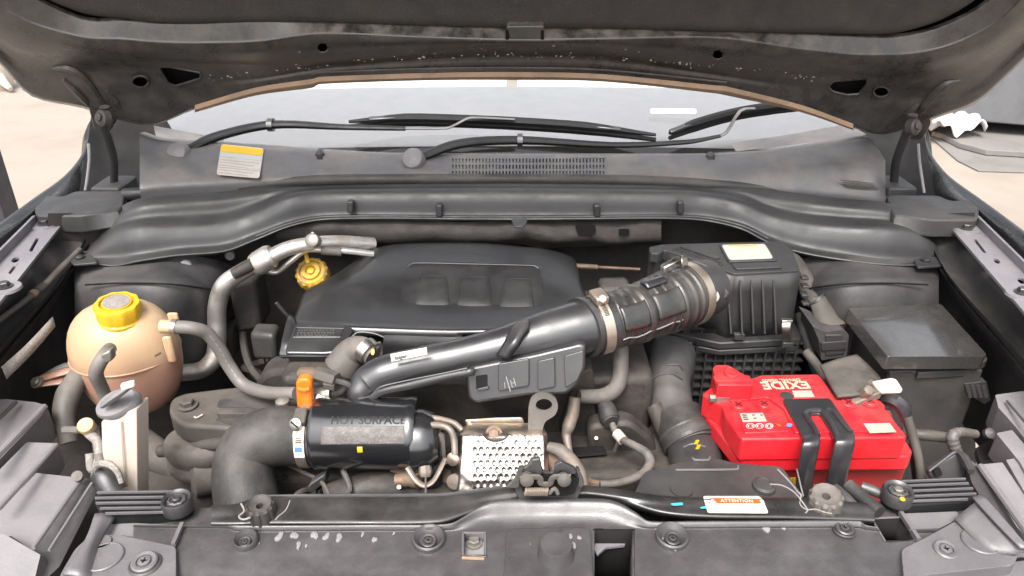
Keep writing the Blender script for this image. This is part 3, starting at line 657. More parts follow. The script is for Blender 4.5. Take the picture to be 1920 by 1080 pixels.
# left-hand details on the apron
mk('apron_tape', loft([[W(2, 688, .80), W(50, 645, .835), (W(98, 594, .885))], [W(12, 711, .796), W(58, 665, .832), W(103, 612, .88)]], 4, 1), M['label_dust'], bd, solid=.001)
for x, y, r in ((348, 501, 11.5), (431, 481, 9.5)):
    p = W(x, y, 1.075 if x < 400 else 1.135); n = (CAM-p).normalized()+V((0, -.2, -.2)); mk('body_plug', lathe(p-n.normalized()*.01, n, [(ppm(p)*r, 0), (ppm(p)*r, .004), (ppm(p)*r*.8, .007), (.0001, .007)], 22), M['pale_grey'], bd)
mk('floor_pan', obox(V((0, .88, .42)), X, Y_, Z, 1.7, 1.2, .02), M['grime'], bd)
mk('light_block_wall', obox(V((0, .62, .58)), X, Y_, Z, 1.1, .02, .40), M['void'], bd)  # unseen black wall added to stop light leaking in at the front
# ================================================================ engine mass in the shade
eb = T('engine_block', 'grimy dark engine and gearbox casting deep in the bay', 'engine')
def lump(name, c, u, v, w, a, b, d, m, parent, bev=.012, amp=.006):
    g = obox(c, u, v, w, a, b, d); return mk(name, g, M[m], parent, bev=bev, seg=3)
lump('block', V((-.06, .92, .62)), X, Y_, Z, .56, .34, .36, 'engine', eb)
lump('head', V((-.06, .97, .84)), X, Y_, Z, .50, .26, .10, 'engine', eb)
lump('gearbox', V((.32, .88, .58)), X, Y_, Z, .24, .30, .24, 'engine', eb, .03)
lump('gearbox_bell', V((.20, .82, .66)), X, Y_, Z, .14, .20, .20, 'engine', eb, .03)
mk('timing_cover', yprism([rnd([(490, 700), (560, 690), (660, 700), (650, 900), (470, 900), (460, 760)], 20)], .90, .05), M['grime'], eb, bev=.008)
mk('manifold', ptube([(610, 940, .70, 30), (700, 915, .72, 34), (800, 920, .72, 34), (860, 960, .70, 30)], 14, 5), M['engine'], eb)
mk('lower_casting', ptube([(740, 880, .74, 26), (790, 895, .73, 30), (840, 905, .73, 24)], 12, 4), M['rust'], eb)
mk('casting_web', yprism([rnd([(1085, 700), (1112, 690), (1118, 770), (1112, 840), (1060, 850), (1050, 800)], 10)], .83, .03), M['engine'], eb, bev=.004)
mk('casting_web', yprism([rnd([(1100, 800), (1180, 790), (1230, 830), (1240, 900), (1110, 910)], 20)], .80, .03), M['engine'], eb, bev=.006)
mk('bell_flange', ptube([(1225, 760, .84, 16), (1246, 800, .82, 20), (1262, 850, .80, 18), (1256, 900, .78, 16)], 10, 5), M['engine'], eb)
mk('opening_shade', zprism([rnd([(1066, 838), (1130, 834), (1140, 850), (1070, 856)], 5)], W(1100, 845, .79).z, .004), M['void'], eb, bev=.002)  # black plate standing in for a dark opening in the casting
for x, y, yy, r in ((1118, 822, .80, 6), (748, 914, .69, 7), (1030, 905, .70, 6), (836, 868, .715, 5)):
    p = W(x, y, yy); hexbolt('bolt', eb, p, (CAM-p)+V((0, 0, .2)), ppm(p)*r*.7, M['plated'], False)
random.seed(11)
for i, (x, y, yy) in enumerate(((430, 900, .80), (380, 880, .82), (320, 890, .84), (540, 905, .80), (1240, 700, .95), (1180, 620, 1.02), (1150, 560, 1.10), (470, 560, 1.10), (500, 640, 1.0), (420, 640, 1.08), (1010, 700, .90), (950, 730, .90), (880, 730, .90), (1300, 620, 1.05))):
    p = W(x, y, yy); a, b, c = random.uniform(.03, .07), random.uniform(.03, .06), random.uniform(.03, .09)
    lump('ancillary', p, (X+V((0, random.uniform(-.3, .3), random.uniform(-.2, .2)))), Y_, Z, a, b, c, 'grime' if i % 2 else 'body', eb, .008)
random.seed(41)
for i in range(26):
    x, y, yy = random.choice(((random.uniform(1100, 1230), random.uniform(680, 860), .86), (random.uniform(290, 430), random.uniform(840, 930), .83), (random.uniform(520, 680), random.uniform(870, 930), .74), (random.uniform(430, 540), random.uniform(560, 720), 1.04), (random.uniform(880, 1010), random.uniform(740, 790), .86)))
    pts = [(x, y, yy+random.uniform(-.02, .04), random.uniform(3, 8))]
    for k in range(4):
        a = pts[-1]; pts.append((a[0]+random.uniform(-38, 38), a[1]+random.uniform(-10, 42), a[2]+random.uniform(-.03, .015), pts[0][3]))
    mk('loom', ptube(pts, 8, 5, rfun=(lambda s, t: 1+.07*math.sin(s*1200)) if i % 3 == 0 else None), M[('rubber', 'body', 'rubber_dusty')[i % 3]], eb)
    if i % 2 == 0:
        p = W(*pts[2][:3]); mk('plug_connector', obox(p, V((random.uniform(-1, 1), .3, random.uniform(-.6, .6))), Y_+V((.2, 0, .1)), Z, random.uniform(.016, .03), .014, .014), M[('body', 'rubber', 'body_grey')[i % 3]], eb, bev=.002)
for pp in ([(470, 560, 1.12, 7), (455, 620, 1.08, 7), (470, 690, 1.0, 7), (520, 740, .95, 7)], [(500, 530, 1.14, 6), (490, 600, 1.1, 6), (505, 680, 1.02, 6)], [(1130, 530, 1.15, 6), (1150, 590, 1.1, 6), (1200, 640, 1.05, 6)]):
    mk('loom', ptube(pp, 8, 5), M['rubber'], eb)
# ================================================================ engine cover
ec = T('engine_cover', 'large black plastic engine cover with three scalloped pads', 'engine cover')
exs = 9
ecr = [
 [(672, 492, 1.10), (690, 470, 1.115), (740, 458, 1.12), (820, 455, 1.12), (890, 455, 1.12), (960, 460, 1.12), (1030, 468, 1.115), (1075, 482, 1.11), (1082, 500, 1.10)],
 [(640, 510, 1.07), (668, 488, 1.09), (730, 474, 1.095), (820, 472, 1.095), (890, 472, 1.095), (960, 476, 1.095), (1035, 484, 1.09), (1080, 500, 1.08), (1086, 520, 1.07)],
 [(574, 545, 1.015), (610, 536, 1.02), (710, 520, 1.03), (820, 515, 1.03), (890, 514, 1.03), (960, 518, 1.03), (1040, 528, 1.025), (1085, 540, 1.015), (1098, 552, 1.005)],
 [(560, 575, .97), (600, 570, .973), (710, 572, .972), (820, 574, .970), (890, 574, .970), (960, 574, .970), (1040, 572, .972), (1090, 572, .970), (1106, 578, .965)],
 [(550, 600, .935), (595, 603, .930), (710, 608, .925), (820, 612, .922), (890, 612, .922), (960, 610, .922), (1040, 606, .925), (1094, 600, .930), (1112, 598, .932)],
 [(546, 608, .925), (592, 613, .918), (710, 618, .912), (820, 622, .910), (890, 622, .910), (960, 619, .910), (1040, 614, .915), (1096, 607, .92), (1114, 603, .925)],
 [(544, 622, .922), (588, 640, .912), (710, 652, .906), (820, 655, .905), (890, 655, .905), (960, 650, .905), (1040, 645, .91), (1098, 637, .915), (1116, 630, .92)],
 [(542, 640, .922), (588, 690, .915), (710, 700, .908), (820, 700, .907), (890, 700, .907), (960, 700, .907), (1040, 690, .912), (1098, 680, .918), (1116, 670, .922)]]
mk('cover_shell', loft(ecr, 6, 5, holes=[ine(700, 662, 52, 34), inr(600, 664, 1200, 800), inr(870, 626, 935, 636), inr(500, 618, 600, 800)]), M['cover'], ec, face_cam=True, fix=False, ang=70, solid=.003)
def ecs(px, py):                                # point on the cover's gentle top
    return W(px, py, 1.03-(py-515)/59*.06)
EN = (ecs(850, 520)-ecs(850, 570)).cross(X).normalized(); EN = EN if EN.z > 0 else -EN
def pad(pts, h, name, bev=.004, lift=0, p=(850, 545)):
    mk(name, prism([rnd(pts, 9)], ecs(*p)+EN*(h+lift), EN, .02), M['cover'], ec, bev=bev, seg=3)
def slab(name, rows, k=3):
    mk(name, loft([[ecs(x, y)+EN*h for x, y, h in r] for r in rows], 5, k), M['cover'], ec, face_cam=True, fix=False, ang=60)
slab('raised_frame', [[(758, 496, .002), (770, 492, .002), (890, 494, .002), (1004, 498, .002), (1018, 502, .002)], [(762, 500, .004), (776, 498, .0055), (890, 500, .0055), (1000, 503, .0055), (1012, 507, .004)], [(758, 515, .003), (775, 515, .0045), (890, 516, .0045), (1000, 518, .0045), (1014, 520, .003)], [(750, 572, -.002), (772, 574, -.001), (890, 578, -.001), (1004, 578, -.001), (1022, 576, -.002)]])
for x0, x1, y in ((792, 832, 521), (870, 912, 523), (950, 990, 526)):
    slab('scallop', [[(x0-10, y-1, .0012), (x0-3, y-2, .0025), (x1+3, y-2, .0025), (x1+10, y, .0012)], [(x0-9, y+4, .002), (x0-1, y+2, .0062), (x1+1, y+3, .0062), (x1+9, y+5, .002)], [(x0-13, y+20, -.001), (x0-6, y+18, .0046), (x1+5, y+18, .0046), (x1+12, y+21, -.001)], [(x0-18, y+41, -.003), (x0-10, y+42, .0016), (x1+8, y+43, .0016), (x1+16, y+42, -.003)], [(x0-19, y+52, -.004), (x0-11, y+56, -.002), (x1+9, y+57, -.002), (x1+17, y+53, -.004)]], 4)
    mk('scallop_edge', tube([ecs(a, b)+EN*h for a, b, h in ((x0-13, y+40, .0004), (x0-7, y+16, .0042), (x0-1, y+2, .0060), (x1+1, y+2, .0060), (x1+6, y+16, .0042), (x1+11, y+40, .0004))], .0008, 6, 5), M['cover'], ec)
mk('frame_edge', tube([ecs(x, y)+EN*h for x, y, h in ((764, 503, .0042), (778, 498, .0057), (890, 500, .0057), (1000, 503, .0057), (1010, 507, .0045))], .0009, 6, 5), M['cover'], ec)
# lower left plate with moulded lettering
LP = W(600, 640, .888); LN = V((0, -.42, .91))
mk('maker_plate', prism([rnd([(554, 604), (652, 610), (664, 616), (638, 660), (612, 664), (536, 663), (534, 655)], 7)], LP, LN, .022), M['cover'], ec, bev=.003, seg=3)
mk('plate_frame', tube([Wp(x, y, LP+LN*.0005, LN) for x, y in ((556, 614), (645, 616), (638, 632), (550, 632), (556, 614))], .0009, 6, 1), M['cover'], ec)
random.seed(3)
for k, wds in enumerate(('WARNING HOT', 'READ MANUAL', 'DO NOT TOUCH')):
    pass
gs = []
for r in range(3):
    y = 618+r*4.8; x = 560-r*1.6
    while x < (626 if r < 2 else 612):
        w = random.uniform(2.2, 5); gs.append(prism([[(x, y), (x+w, y), (x+w-.6, y+2.6), (x-.6, y+2.6)]], LP+LN*.0010, LN, .001)); x += w+random.uniform(1.3, 3)
o = mk('moulded_lettering', join(*gs), M['body_grey'], ec, smooth=False); o['kind'] = 'stuff'
mk('skirt_rim', ptube([(526, 668, .875, 2.6), (548, 667, .872, 2.6), (612, 667, .872, 2.6), (640, 661, .874, 2.6), (660, 632, .885, 2.6), (672, 623, .89, 2.6), (700, 625, .89, 2.4), (722, 634, .888, 2.4), (735, 648, .885, 2.2), (790, 651, .885, 2.2)], 8, 6), M['cover'], ec)
mk('skirt', loft([[W(x, y, .888) for x, y in ((720, 628), (780, 630), (860, 632), (940, 626), (1040, 612))], [W(x, y, .882) for x, y in ((718, 652), (780, 653), (860, 652), (940, 644), (1040, 628))], [W(x, y, .884) for x, y in ((716, 700), (780, 700), (860, 690), (940, 680), (1040, 660))]], 5, 3), M['cover'], ec, face_cam=True, fix=False)
mk('left_wing', loft([[W(540, 590, .94), W(548, 592, .935), W(556, 600, .93)], [W(528, 640, .89), W(536, 645, .885), W(548, 650, .882)], [W(522, 668, .875), W(530, 672, .873), W(548, 670, .872)]], 4, 4), M['cover'], ec, face_cam=True, fix=False, solid=.004)
# ================================================================ oil filler cap
oc = T('oil_filler_cap', 'grimy yellow oil filler cap with a strap behind the engine cover', 'filler cap')
c = W(585, 512, 1.085); ax = V((-.05, -.60, .8)); r = ppm(c)*30
mk('filler_neck', lathe(c-ax.normalized()*.05, ax, [(r*.9, 0), (r*.85, .05)], 20), M['grime'], oc)
mk('cap_body', lathe(c, ax, [(r*.92, -.018), (r, -.016), (r, .004), (r*.86, .008), (r*.74, .008), (r*.70, .005), (r*.62, .005), (r*.58, .010), (r*.35, .010), (r*.3, .005), (.0001, .005)], 48, rf=lambda q, rr, h: 1+(.045*math.sin(q*14) if rr > r*.9 else 0)), M['yellow_dirty'], oc)
mk('cap_boss', lathe(c+ax.normalized()*.004, ax, [(r*.24, 0), (r*.22, .006), (.0001, .008)], 14), M['yellow'], oc)
mk('strap', ptube([(578, 492, 1.075, 4.5), (573, 476, 1.08, 4.2), (567, 460, 1.09, 3.8)], 8, 4, flat=.5), M['yellow'], oc)
# ================================================================ air-conditioning pipes
ap = T('cooling_pipe', 'thick dull aluminium pipe looping behind the expansion tank', 'pipe')
mk('pipe', ptube([(700, 458, 1.13, 13), (640, 455, 1.10, 14), (590, 457, 1.075, 14), (540, 466, 1.06, 14), (500, 486, 1.05, 15), (450, 512, 1.04, 16), (420, 536, 1.035, 17), (407, 575, 1.03, 17), (407, 630, 1.02, 17), (402, 670, 1.005, 17), (376, 694, .985, 16), (320, 700, .96, 16)], 18, 8), M['alu_pipe'], ap)
mk('ferrule', ptube([(478, 497, 1.047, 21), (484, 494, 1.047, 23), (506, 481, 1.052, 23), (512, 478, 1.053, 20)], 18, 3), M['alu_pipe'], ap)
mk('sleeve', ptube([(438, 514, 1.030, 11), (474, 495, 1.035, 12)], 10, 2), M['engine'], ap)
k = W(587, 451, 1.055); mk('service_port', lathe(k, V((-.1, -.8, .5)), [(.010, -.01), (.0105, .006), (.007, .008), (.0001, .008)], 20), M['plated'], ap)
mk('loop', ptube([(582, 446, 1.06, 1.8), (586, 436, 1.06, 1.8), (591, 446, 1.06, 1.8)], 6, 5), M['label'], ap)
mk('thin_pipe', ptube([(700, 476, 1.09, 6), (645, 470, 1.075, 6), (600, 468, 1.07, 5.5), (572, 470, 1.065, 5), (545, 490, 1.06, 5), (520, 510, 1.06, 5), (500, 508, 1.055, 5), (490, 500, 1.05, 5)], 10, 6), M['alu_pipe'], ap)
mk('rubber_sleeve', ptube([(602, 469, 1.069, 8.5), (640, 472, 1.073, 8.5)], 10, 3), M['hose_grey'], ap)
cr2 = mk('fuel_rail_pipe', ptube([(1060, 496, 1.10, 5), (1085, 499, 1.10, 5), (1120, 501, 1.10, 5), (1122, 501, 1.10, 3), (1200, 505, 1.10, 3)], 10, 3), M['rust']); tag(cr2, 'thin copper coloured pipe end right of the engine cover', 'pipe')
# ================================================================ expansion tank
tk = T('expansion_tank', 'translucent amber coolant expansion tank with a yellow cap', 'tank')
tc_ = W(238, 664, .885); tr = ppm(tc_)*97
def tankr(q, r, h): return 1+.03*math.cos(2*q)+.015*math.cos(4*q+1)
mk('tank_body', lathe(tc_, V((.02, -.04, 1)), [(.0001, -.088), (tr*.45, -.085), (tr*.72, -.072), (tr*.90, -.045), (tr*.985, -.012), (tr, .012), (tr*.95, .034), (tr*.84, .052), (tr*.66, .066), (tr*.42, .074), (tr*.3, .076), (.0001, .077)], 56, rf=tankr, sx=.92, hint=X), M['tank'], tk, ang=80, sub=1)
mk('moulding_seam', tube([tc_+V((tr*1.005*math.cos(q)*.992, tr*.925*.992*math.sin(q), .006)) for q in [math.pi*2*i/36 for i in range(37)]], .0013, 6, 1, cap=False), M['tank'], tk)
cc = W(222, 583, .868); ca_ = V((.10, -.10, 1)).normalized(); R_ = ppm(cc)*41
mk('neck', lathe(cc-ca_*.040, ca_, [(R_*1.05, 0), (R_*1.0, .018), (R_*.98, .026)], 30), M['tank'], tk)
cp_ = mk('cap', lathe(cc-ca_*.014, ca_, [(R_*.97, -.002), (R_*1.0, 0), (R_*1.0, .004), (R_*.93, .006), (R_*.95, .024), (R_*.9, .027), (R_*.74, .028), (R_*.72, .024), (R_*.66, .024), (R_*.62, .0285), (.0001, .0285)], 120, rf=lambda q, r, h: 1+(.05*(.5+.5*math.cos(q*10)) if .020 < h < .0275 and r > R_*.88 else .012*math.cos(q*20) if .003 < h < .02 else 0)), M['yellow'], tk, ang=35)
mk('cap_sticker', lathe(cc+ca_*.0146, ca_, [(R_*.58, 0), (R_*.57, .0008), (.0001, .0009)], 30), M['label_dust'], cp_)
mk('outlet_spout', ptube([(302, 612, .835, 13), (330, 613, .835, 12)], 14, 3), M['tank'], tk)
mk('spout_clamp', ptube([(322, 612, .834, 15), (331, 613, .834, 15)], 14, 2), M['clamp'], tk)
mk('side_rib', obox(W(326, 600, .87), V((.5, .8, 0)), Z, X, .004, .022, .012), M['tank'], tk, bev=.002)
mk('side_rib', obox(W(318, 655, .86), V((.5, .8, 0)), Z, X, .006, .04, .010), M['tank'], tk, bev=.003)
mk('level_mark', bar(W(290, 668, .800), W(302, 661, .806), .002, .002), M['rust'], tk)
mk('mount_arm', ptube([(150, 690, .87, 12), (110, 700, .86, 11), (62, 716, .85, 8)], 10, 4, flat=.5), M['tank'], tk)
mk('mount_arm', ptube([(165, 705, .87, 14), (120, 712, .86, 14), (66, 722, .845, 8)], 10, 4, flat=.4), M['tank'], tk)
mk('mount_arm', ptube([(170, 682, .88, 8), (120, 686, .87, 8), (76, 708, .86, 7)], 10, 4, flat=.5), M['hose_grey'], tk)
p = W(70, 717, .845); hexbolt('bolt', tk, p, V((-.2, -.5, .8)), .006, M['plated'])
h1 = T('coolant_hose', 'grey rubber hose running from the expansion tank down to the engine', 'hose')
mk('hose', ptube([(326, 613, .834, 13), (360, 615, .835, 12.5), (388, 625, .845, 12.5), (412, 655, .85, 12.5), (432, 690, .85, 12.5), (458, 722, .84, 12.5), (500, 736, .82, 12.5), (556, 738, .80, 12.5)], 16, 8), M['hose_pale'], h1)
random.seed(5); gs = []
for i in range(9):
    a = .30+.042*i; P = cr([W(x, y, yy-.0) for x, y, yy in ((326, 613, .834), (360, 615, .835), (388, 625, .845), (412, 655, .85), (432, 690, .85), (458, 722, .84), (500, 736, .82), (556, 738, .80))], 10)
    q = P[int(a*(len(P)-1))]; t = (P[int(a*(len(P)-1))+1]-q).normalized(); d = (CAM-q).normalized(); d = (d-t*d.dot(t)).normalized(); gs.append(obox(q+d*ppm(q)*12.5, t, d.cross(t), d, .005, .0014, .0005))
mk('printed_marks', join(*gs), M['pale_grey'], h1)['kind'] = 'stuff'
h2 = mk('vent_hose', ptube([(206, 654, .795, 12), (198, 664, .775, 13), (186, 682, .765, 13), (180, 702, .765, 13), (192, 730, .775, 12), (210, 770, .78, 11)], 16, 7), M['hose_pale']); tag(h2, 'short grey hose curving down across the front of the amber tank', 'hose')
hc = mk('hose_clip', obox(W(204, 666, .77), V((1, .3, .4)), Y_, Z, .012, .012, .014), M['plated'], bev=.002); tag(hc, 'small spring clip on the hose on the amber tank', 'clip')
# ================================================================ washer filler
wf = T('washer_filler', 'white washer filler tube with a flip-up black cap', 'filler')
mk('tube', join(yprism([rnd([(190, 790), (256, 766), (258, 960), (218, 960), (192, 850)], 4)], .70, .030, tilt=.15)), M['white_plastic'], wf, bev=.008, seg=3)
mk('tube_seam', ptube([(226, 790, .698, 1.8), (230, 860, .690, 1.8), (240, 950, .682, 1.8)], 6, 4), M['white_plastic'], wf)
c = W(222, 758, .715); n = V((-.25, -.50, .85)).normalized(); r = ppm(c)*44
fc = mk('cap', lathe(c, n, [(r*.93, -.008), (r, -.004), (r, .002), (r*.9, .006), (.0001, .008)], 40, sx=.66, hint=V((1, 0, .5))), M['lamp'], wf)
mk('cap_tab', ptube([(196, 758, .705, 12), (218, 742, .70, 16), (236, 730, .70, 12), (247, 722, .70, 8)], 10, 4, flat=.5), M['lamp'], fc)
mk('cap_highlight', obox(W(240, 722, .697), V((1, 0, .3)), Y_, Z, .016, .006, .008), M['white'], fc, bev=.002)  # white block standing in for a highlight on the cap
mk('neck_grommet', ptube([(214, 925, .665, 26), (200, 900, .672, 24), (190, 888, .678, 21)], 16, 4), M['black_satin'], wf)
mk('tie_strap', ptube([(176, 895, .675, 6), (182, 872, .67, 7), (204, 870, .664, 7), (220, 884, .660, 6), (228, 905, .656, 5)], 8, 5), M['label_dust'], wf)
# left-hand loose wiring
lw = T('horn_wiring', 'dusty tan wiring with a small round cap beside the washer filler', 'wiring')
mk('loom', ptube([(150, 700, .84, 18), (128, 740, .82, 22), (120, 780, .80, 20), (130, 830, .78, 16)], 12, 5), M['hose_grey'], lw)
mk('connector', ptube([(120, 806, .74, 7), (150, 806, .735, 7)], 8, 2), M['plated'], lw)
c = W(161, 798, .73); mk('round_cap', lathe(c, V((.1, -.5, .8)), [(.009, -.012), (.010, 0), (.009, .003), (.006, .002), (.0001, .002)], 20), M['amber_cap'], lw)
mk('tail', ptube([(166, 812, .73, 9), (184, 830, .72, 9), (186, 860, .71, 10), (172, 880, .70, 8), (168, 850, .71, 8)], 10, 5), M['label_dust'], lw)
mk('tail', ptube([(178, 800, .74, 8), (184, 840, .72, 9), (190, 870, .70, 9)], 10, 4), M['hose_grey'], lw)
# ================================================================ engine mount
em = T('engine_mount', 'dusty cast engine mount arm on a round rubber cushion', 'engine mount')
def emp(x, y, h=0): return W(x, y, .80)
mk('arm', zprism([rnd([(316, 775), (318, 748), (345, 736), (420, 727), (470, 722), (590, 740), (590, 790), (520, 800), (460, 806), (400, 800), (340, 797)], 16)], W(400, 765, .82).z, .030), M['rubber_dusty'], em, bev=.006, seg=3)
zt = W(400, 765, .82).z
mk('recess_shade', zprism([rnd([(405, 764), (412, 748), (470, 750), (560, 766), (560, 782), (470, 764)], 8)], zt+.0006, .0006), M['body'], em)  # thin dark plates paint recess shade on the flat arm
mk('recess_shade', zprism([rnd([(402, 786), (424, 779), (470, 782), (520, 795), (430, 796)], 6)], zt+.0006, .0006), M['grime'], em)
mk('arm_rib', zprism([rnd([(405, 768), (470, 767), (560, 784), (556, 790), (470, 776), (408, 776)], 6)], zt+.007, .007), M['rubber_dusty'], em, bev=.003)
p = Wz(352, 761, zt+.002); hexbolt('bolt', em, p, Z, .009, M['rubber_dusty'])
mk('chalk_tick', join(bar(Wz(364, 781, zt+.003), Wz(368, 784, zt+.003), .002, .001), bar(Wz(368, 784, zt+.003), Wz(380, 777, zt+.003), .002, .001)), M['label'], em)
c = W(368, 796, .80); c.z = zt-.030
mk('cushion', lathe(c-Z*.055, Z, [(.038, 0), (.046, .006), (.048, .016), (.043, .024), (.046, .032), (.049, .042), (.044, .052), (.04, .055)], 40, sx=.8, hint=X), M['hose_grey'], em)
st = mk('engine_stud', join(lathe(W(531, 764, .775), Z, [(.0055, -.03), (.0055, .004), (.0085, .004), (.0085, .010), (.004, .012), (.0001, .013)], 12)), M['plated']); tag(st, 'short threaded stud standing on the engine mount arm', 'stud')
pp_ = mk('power_hose', ptube([(300, 846, .80, 12), (350, 838, .79, 12), (430, 830, .77, 12), (480, 824, .76, 12)], 12, 5), M['rubber_dusty']); tag(pp_, 'dusty straight hose crossing below the engine mount', 'hose')
bt = T('lower_casting', 'dusty brown cast housing below the engine mount', 'casting')
mk('housing', ptube([(255, 830, .85, 34), (300, 858, .83, 30), (340, 880, .82, 26), (400, 885, .80, 32), (440, 900, .79, 40)], 16, 5), M['hose_grey'], bt)
mk('boss', lathe(W(385, 880, .79), V((-.8, -.4, .1)), [(.03, -.03), (.034, -.02), (.034, .015), (.026, .02), (.0001, .02)], 24), M['hose_grey'], bt)
mk('lower_bowl', lathe(W(350, 895, .82), V((0, -.2, 1)), [(.0001, -.05), (.05, -.045), (.068, -.02), (.07, .0), (.06, .02)], 28), M['rubber_dusty'], bt)
# ================================================================ engine dipstick and connector
dp = T('dipstick_handle', 'bright orange oil dipstick handle', 'dipstick')
c = W(569, 740, .765)
mk('handle', yprism([rnd([(554, 718), (561, 711), (577, 711), (584, 718), (586, 760), (580, 772), (560, 772), (556, 762)], 6)], .765, .014), M['orange'], dp, bev=.0035, seg=4)
mk('finger_recess', yprism([rnd([(560, 731), (580, 731), (580, 755), (561, 755)], 4)], .7646, .001), M['orange'], dp, bev=.0008)
mk('ridge', ptube([(559, 728, .763, 4), (570, 731, .762, 4), (581, 728, .763, 4)], 8, 3), M['orange'], dp)
mk('stem', ptube([(570, 770, .772, 6), (572, 800, .78, 6)], 8, 2), M['orange'], dp)
sn = T('coolant_sensor', 'dark connector plug on a brass sensor beside the orange handle', 'sensor')
mk('sensor_body', ptube([(566, 702, .80, 14), (582, 702, .795, 15), (596, 704, .79, 13)], 14, 3), M['rust'], sn)
mk('plug', ptube([(590, 700, .785, 10), (592, 701, .785, 15), (616, 708, .78, 16), (632, 713, .775, 15)], 6, 2), M['rubber_dusty'], sn, ang=30)
mk('latch', obox(W(617, 724, .768), V((1, 0, -.25)), Y_, Z, .014, .006, .008), M['rubber_dusty'], sn, bev=.001)
mk('lead', ptube([(630, 714, .775, 6), (650, 720, .77, 6), (664, 728, .77, 6)], 8, 3), M['rubber'], sn)
th = T('thermostat_pipe', 'tarnished cast coolant outlet behind the black cylinder', 'pipe')
mk('pipe', ptube([(584, 742, .79, 14), (604, 740, .785, 14), (618, 738, .785, 14)], 14, 2), M['plated'], th)
mk('outlet', ptube([(618, 738, .785, 9), (636, 735, .785, 9), (650, 722, .79, 8)], 12, 4), M['rubber_dusty'], th)
mk('flange', lathe(W(618, 738, .783), V((1, 0, .05)), [(.0115, -.002), (.0115, .002)], 16), M['plated'], th)
k = W(601, 748, .775); hexbolt('bolt', th, k, V((0, -.7, .6)), .0045, M['steel'])
gh = T('turbo_outlet_hose', 'dusty grey hose stub with a bright spring clip below the engine cover', 'hose')
mk('hose', ptube([(640, 690, .845, 34), (660, 660, .85, 28), (680, 655, .845, 24), (700, 668, .835, 20)], 16, 5), M['hose_grey'], gh)
mk('spring_clip', ptube([(684, 654, .842, 24.5), (690, 659, .838, 24), (696, 664, .834, 23)], 18, 2), M['steel'], gh)
mk('clip_ear', yprism([rnd([(700, 648), (712, 642), (716, 650), (706, 660)], 3), rnd([(703, 649), (710, 646), (712, 650), (706, 655)], 1)], .820, .004), M['steel'], gh)
mk('paint_mark', lathe(W(699, 660, .812), V((0, -.7, .6)), [(.004, 0), (.004, .001), (.0001, .001)], 10, sx=.6), M['yellow'], gh)
# ================================================================ intake duct
du = T('intake_duct', 'shiny black intake duct crossing in front of the engine cover', 'duct')
mk('duct_pipe', ptube([(664, 752, .765, 14), (672, 738, .77, 24), (690, 718, .78, 32), (720, 700, .785, 33), (780, 684, .79, 32), (860, 668, .795, 33), (940, 650, .80, 37), (1020, 630, .815, 46), (1075, 617, .825, 50), (1100, 612, .83, 52), (1118, 608, .835, 51)], 26, 8), M['black_gloss'], du)
mk('mould_line', ptube([(672, 748, .742, 1.5), (694, 742, .742, 1.5), (712, 726, .742, 1.5), (760, 714, .748, 1.5), (830, 700, .752, 1.5), (876, 690, .755, 1.5)], 6, 6), M['black_gloss'], du)
mk('under_flange', loft([[W(x, y, .765) for x, y in ((690, 744), (712, 728), (770, 714), (830, 700), (890, 688))], [W(x, y, .762) for x, y in ((700, 752), (722, 738), (775, 727), (830, 714), (890, 702))]], 5, 2), M['black_satin'], du, solid=.006)
RN = V((-.10, -.92, .38)); RP = W(960, 700, .765)
bx = mk('resonator_box', prism([rnd([(872, 700), (880, 688), (1000, 664), (1088, 643), (1098, 648), (1097, 690), (1084, 722), (1062, 740), (990, 742), (890, 757), (878, 748)], 9)], RP, RN, .055), M['black_satin'], du, bev=.004, seg=3)
mk('box_rim', tube([Wp(x, y, RP+RN*.0005, RN) for x, y in rnd([(872, 700), (880, 688), (1000, 664), (1088, 643), (1098, 648), (1097, 690), (1084, 722), (1062, 740), (990, 742), (890, 757), (878, 748), (872, 700)], 6)], .0013, 6, 1), M['black_satin'], bx)
for q in ([(934, 682), (992, 672), (992, 724), (934, 734)], [(1008, 677), (1040, 670), (1041, 726), (1008, 732)], [(1057, 668), (1094, 657), (1093, 690), (1082, 714), (1060, 728)]):
    mk('raised_panel', prism([rnd(q, 5)], RP+RN*.005, RN, .008), M['black_satin'], bx, bev=.0022, seg=3)
mk('square_pocket', prism([rnd([(892, 705), (914, 702), (914, 728), (893, 731)], 3)], RP+RN*.0008, RN, .001), M['void'], bx)
mk('pocket_ledge', prism([rnd([(894, 729), (915, 724), (917, 730), (895, 734)], 2)], RP+RN*.004, RN, .005), M['black_satin'], bx, bev=.001)
def on(x, y): return Wp(x, y, RP+RN*.0056, RN)
mk('scratched_mark', join(bar(on(949, 706), on(957, 734), .0012, .0006, RN), bar(on(957, 713), on(961, 727), .001, .0006, RN), bar(on(963, 709), on(967, 723), .001, .0006, RN), bar(on(959, 719), on(965, 717), .001, .0006, RN), bar(on(946, 717), on(947, 728), .0008, .0006, RN)), M['pale_grey'], bx)
mk('fin', loft([[W(930, 668, .77), W(945, 640, .775), W(960, 612, .79), W(975, 600, .80), (990, 598, .805)], [W(944, 670, .76), W(962, 645, .762), W(978, 622, .775), W(990, 604, .79), (992, 600, .80)]], 6, 3), M['black_satin'], du, face_cam=True, fix=False, solid=.010)
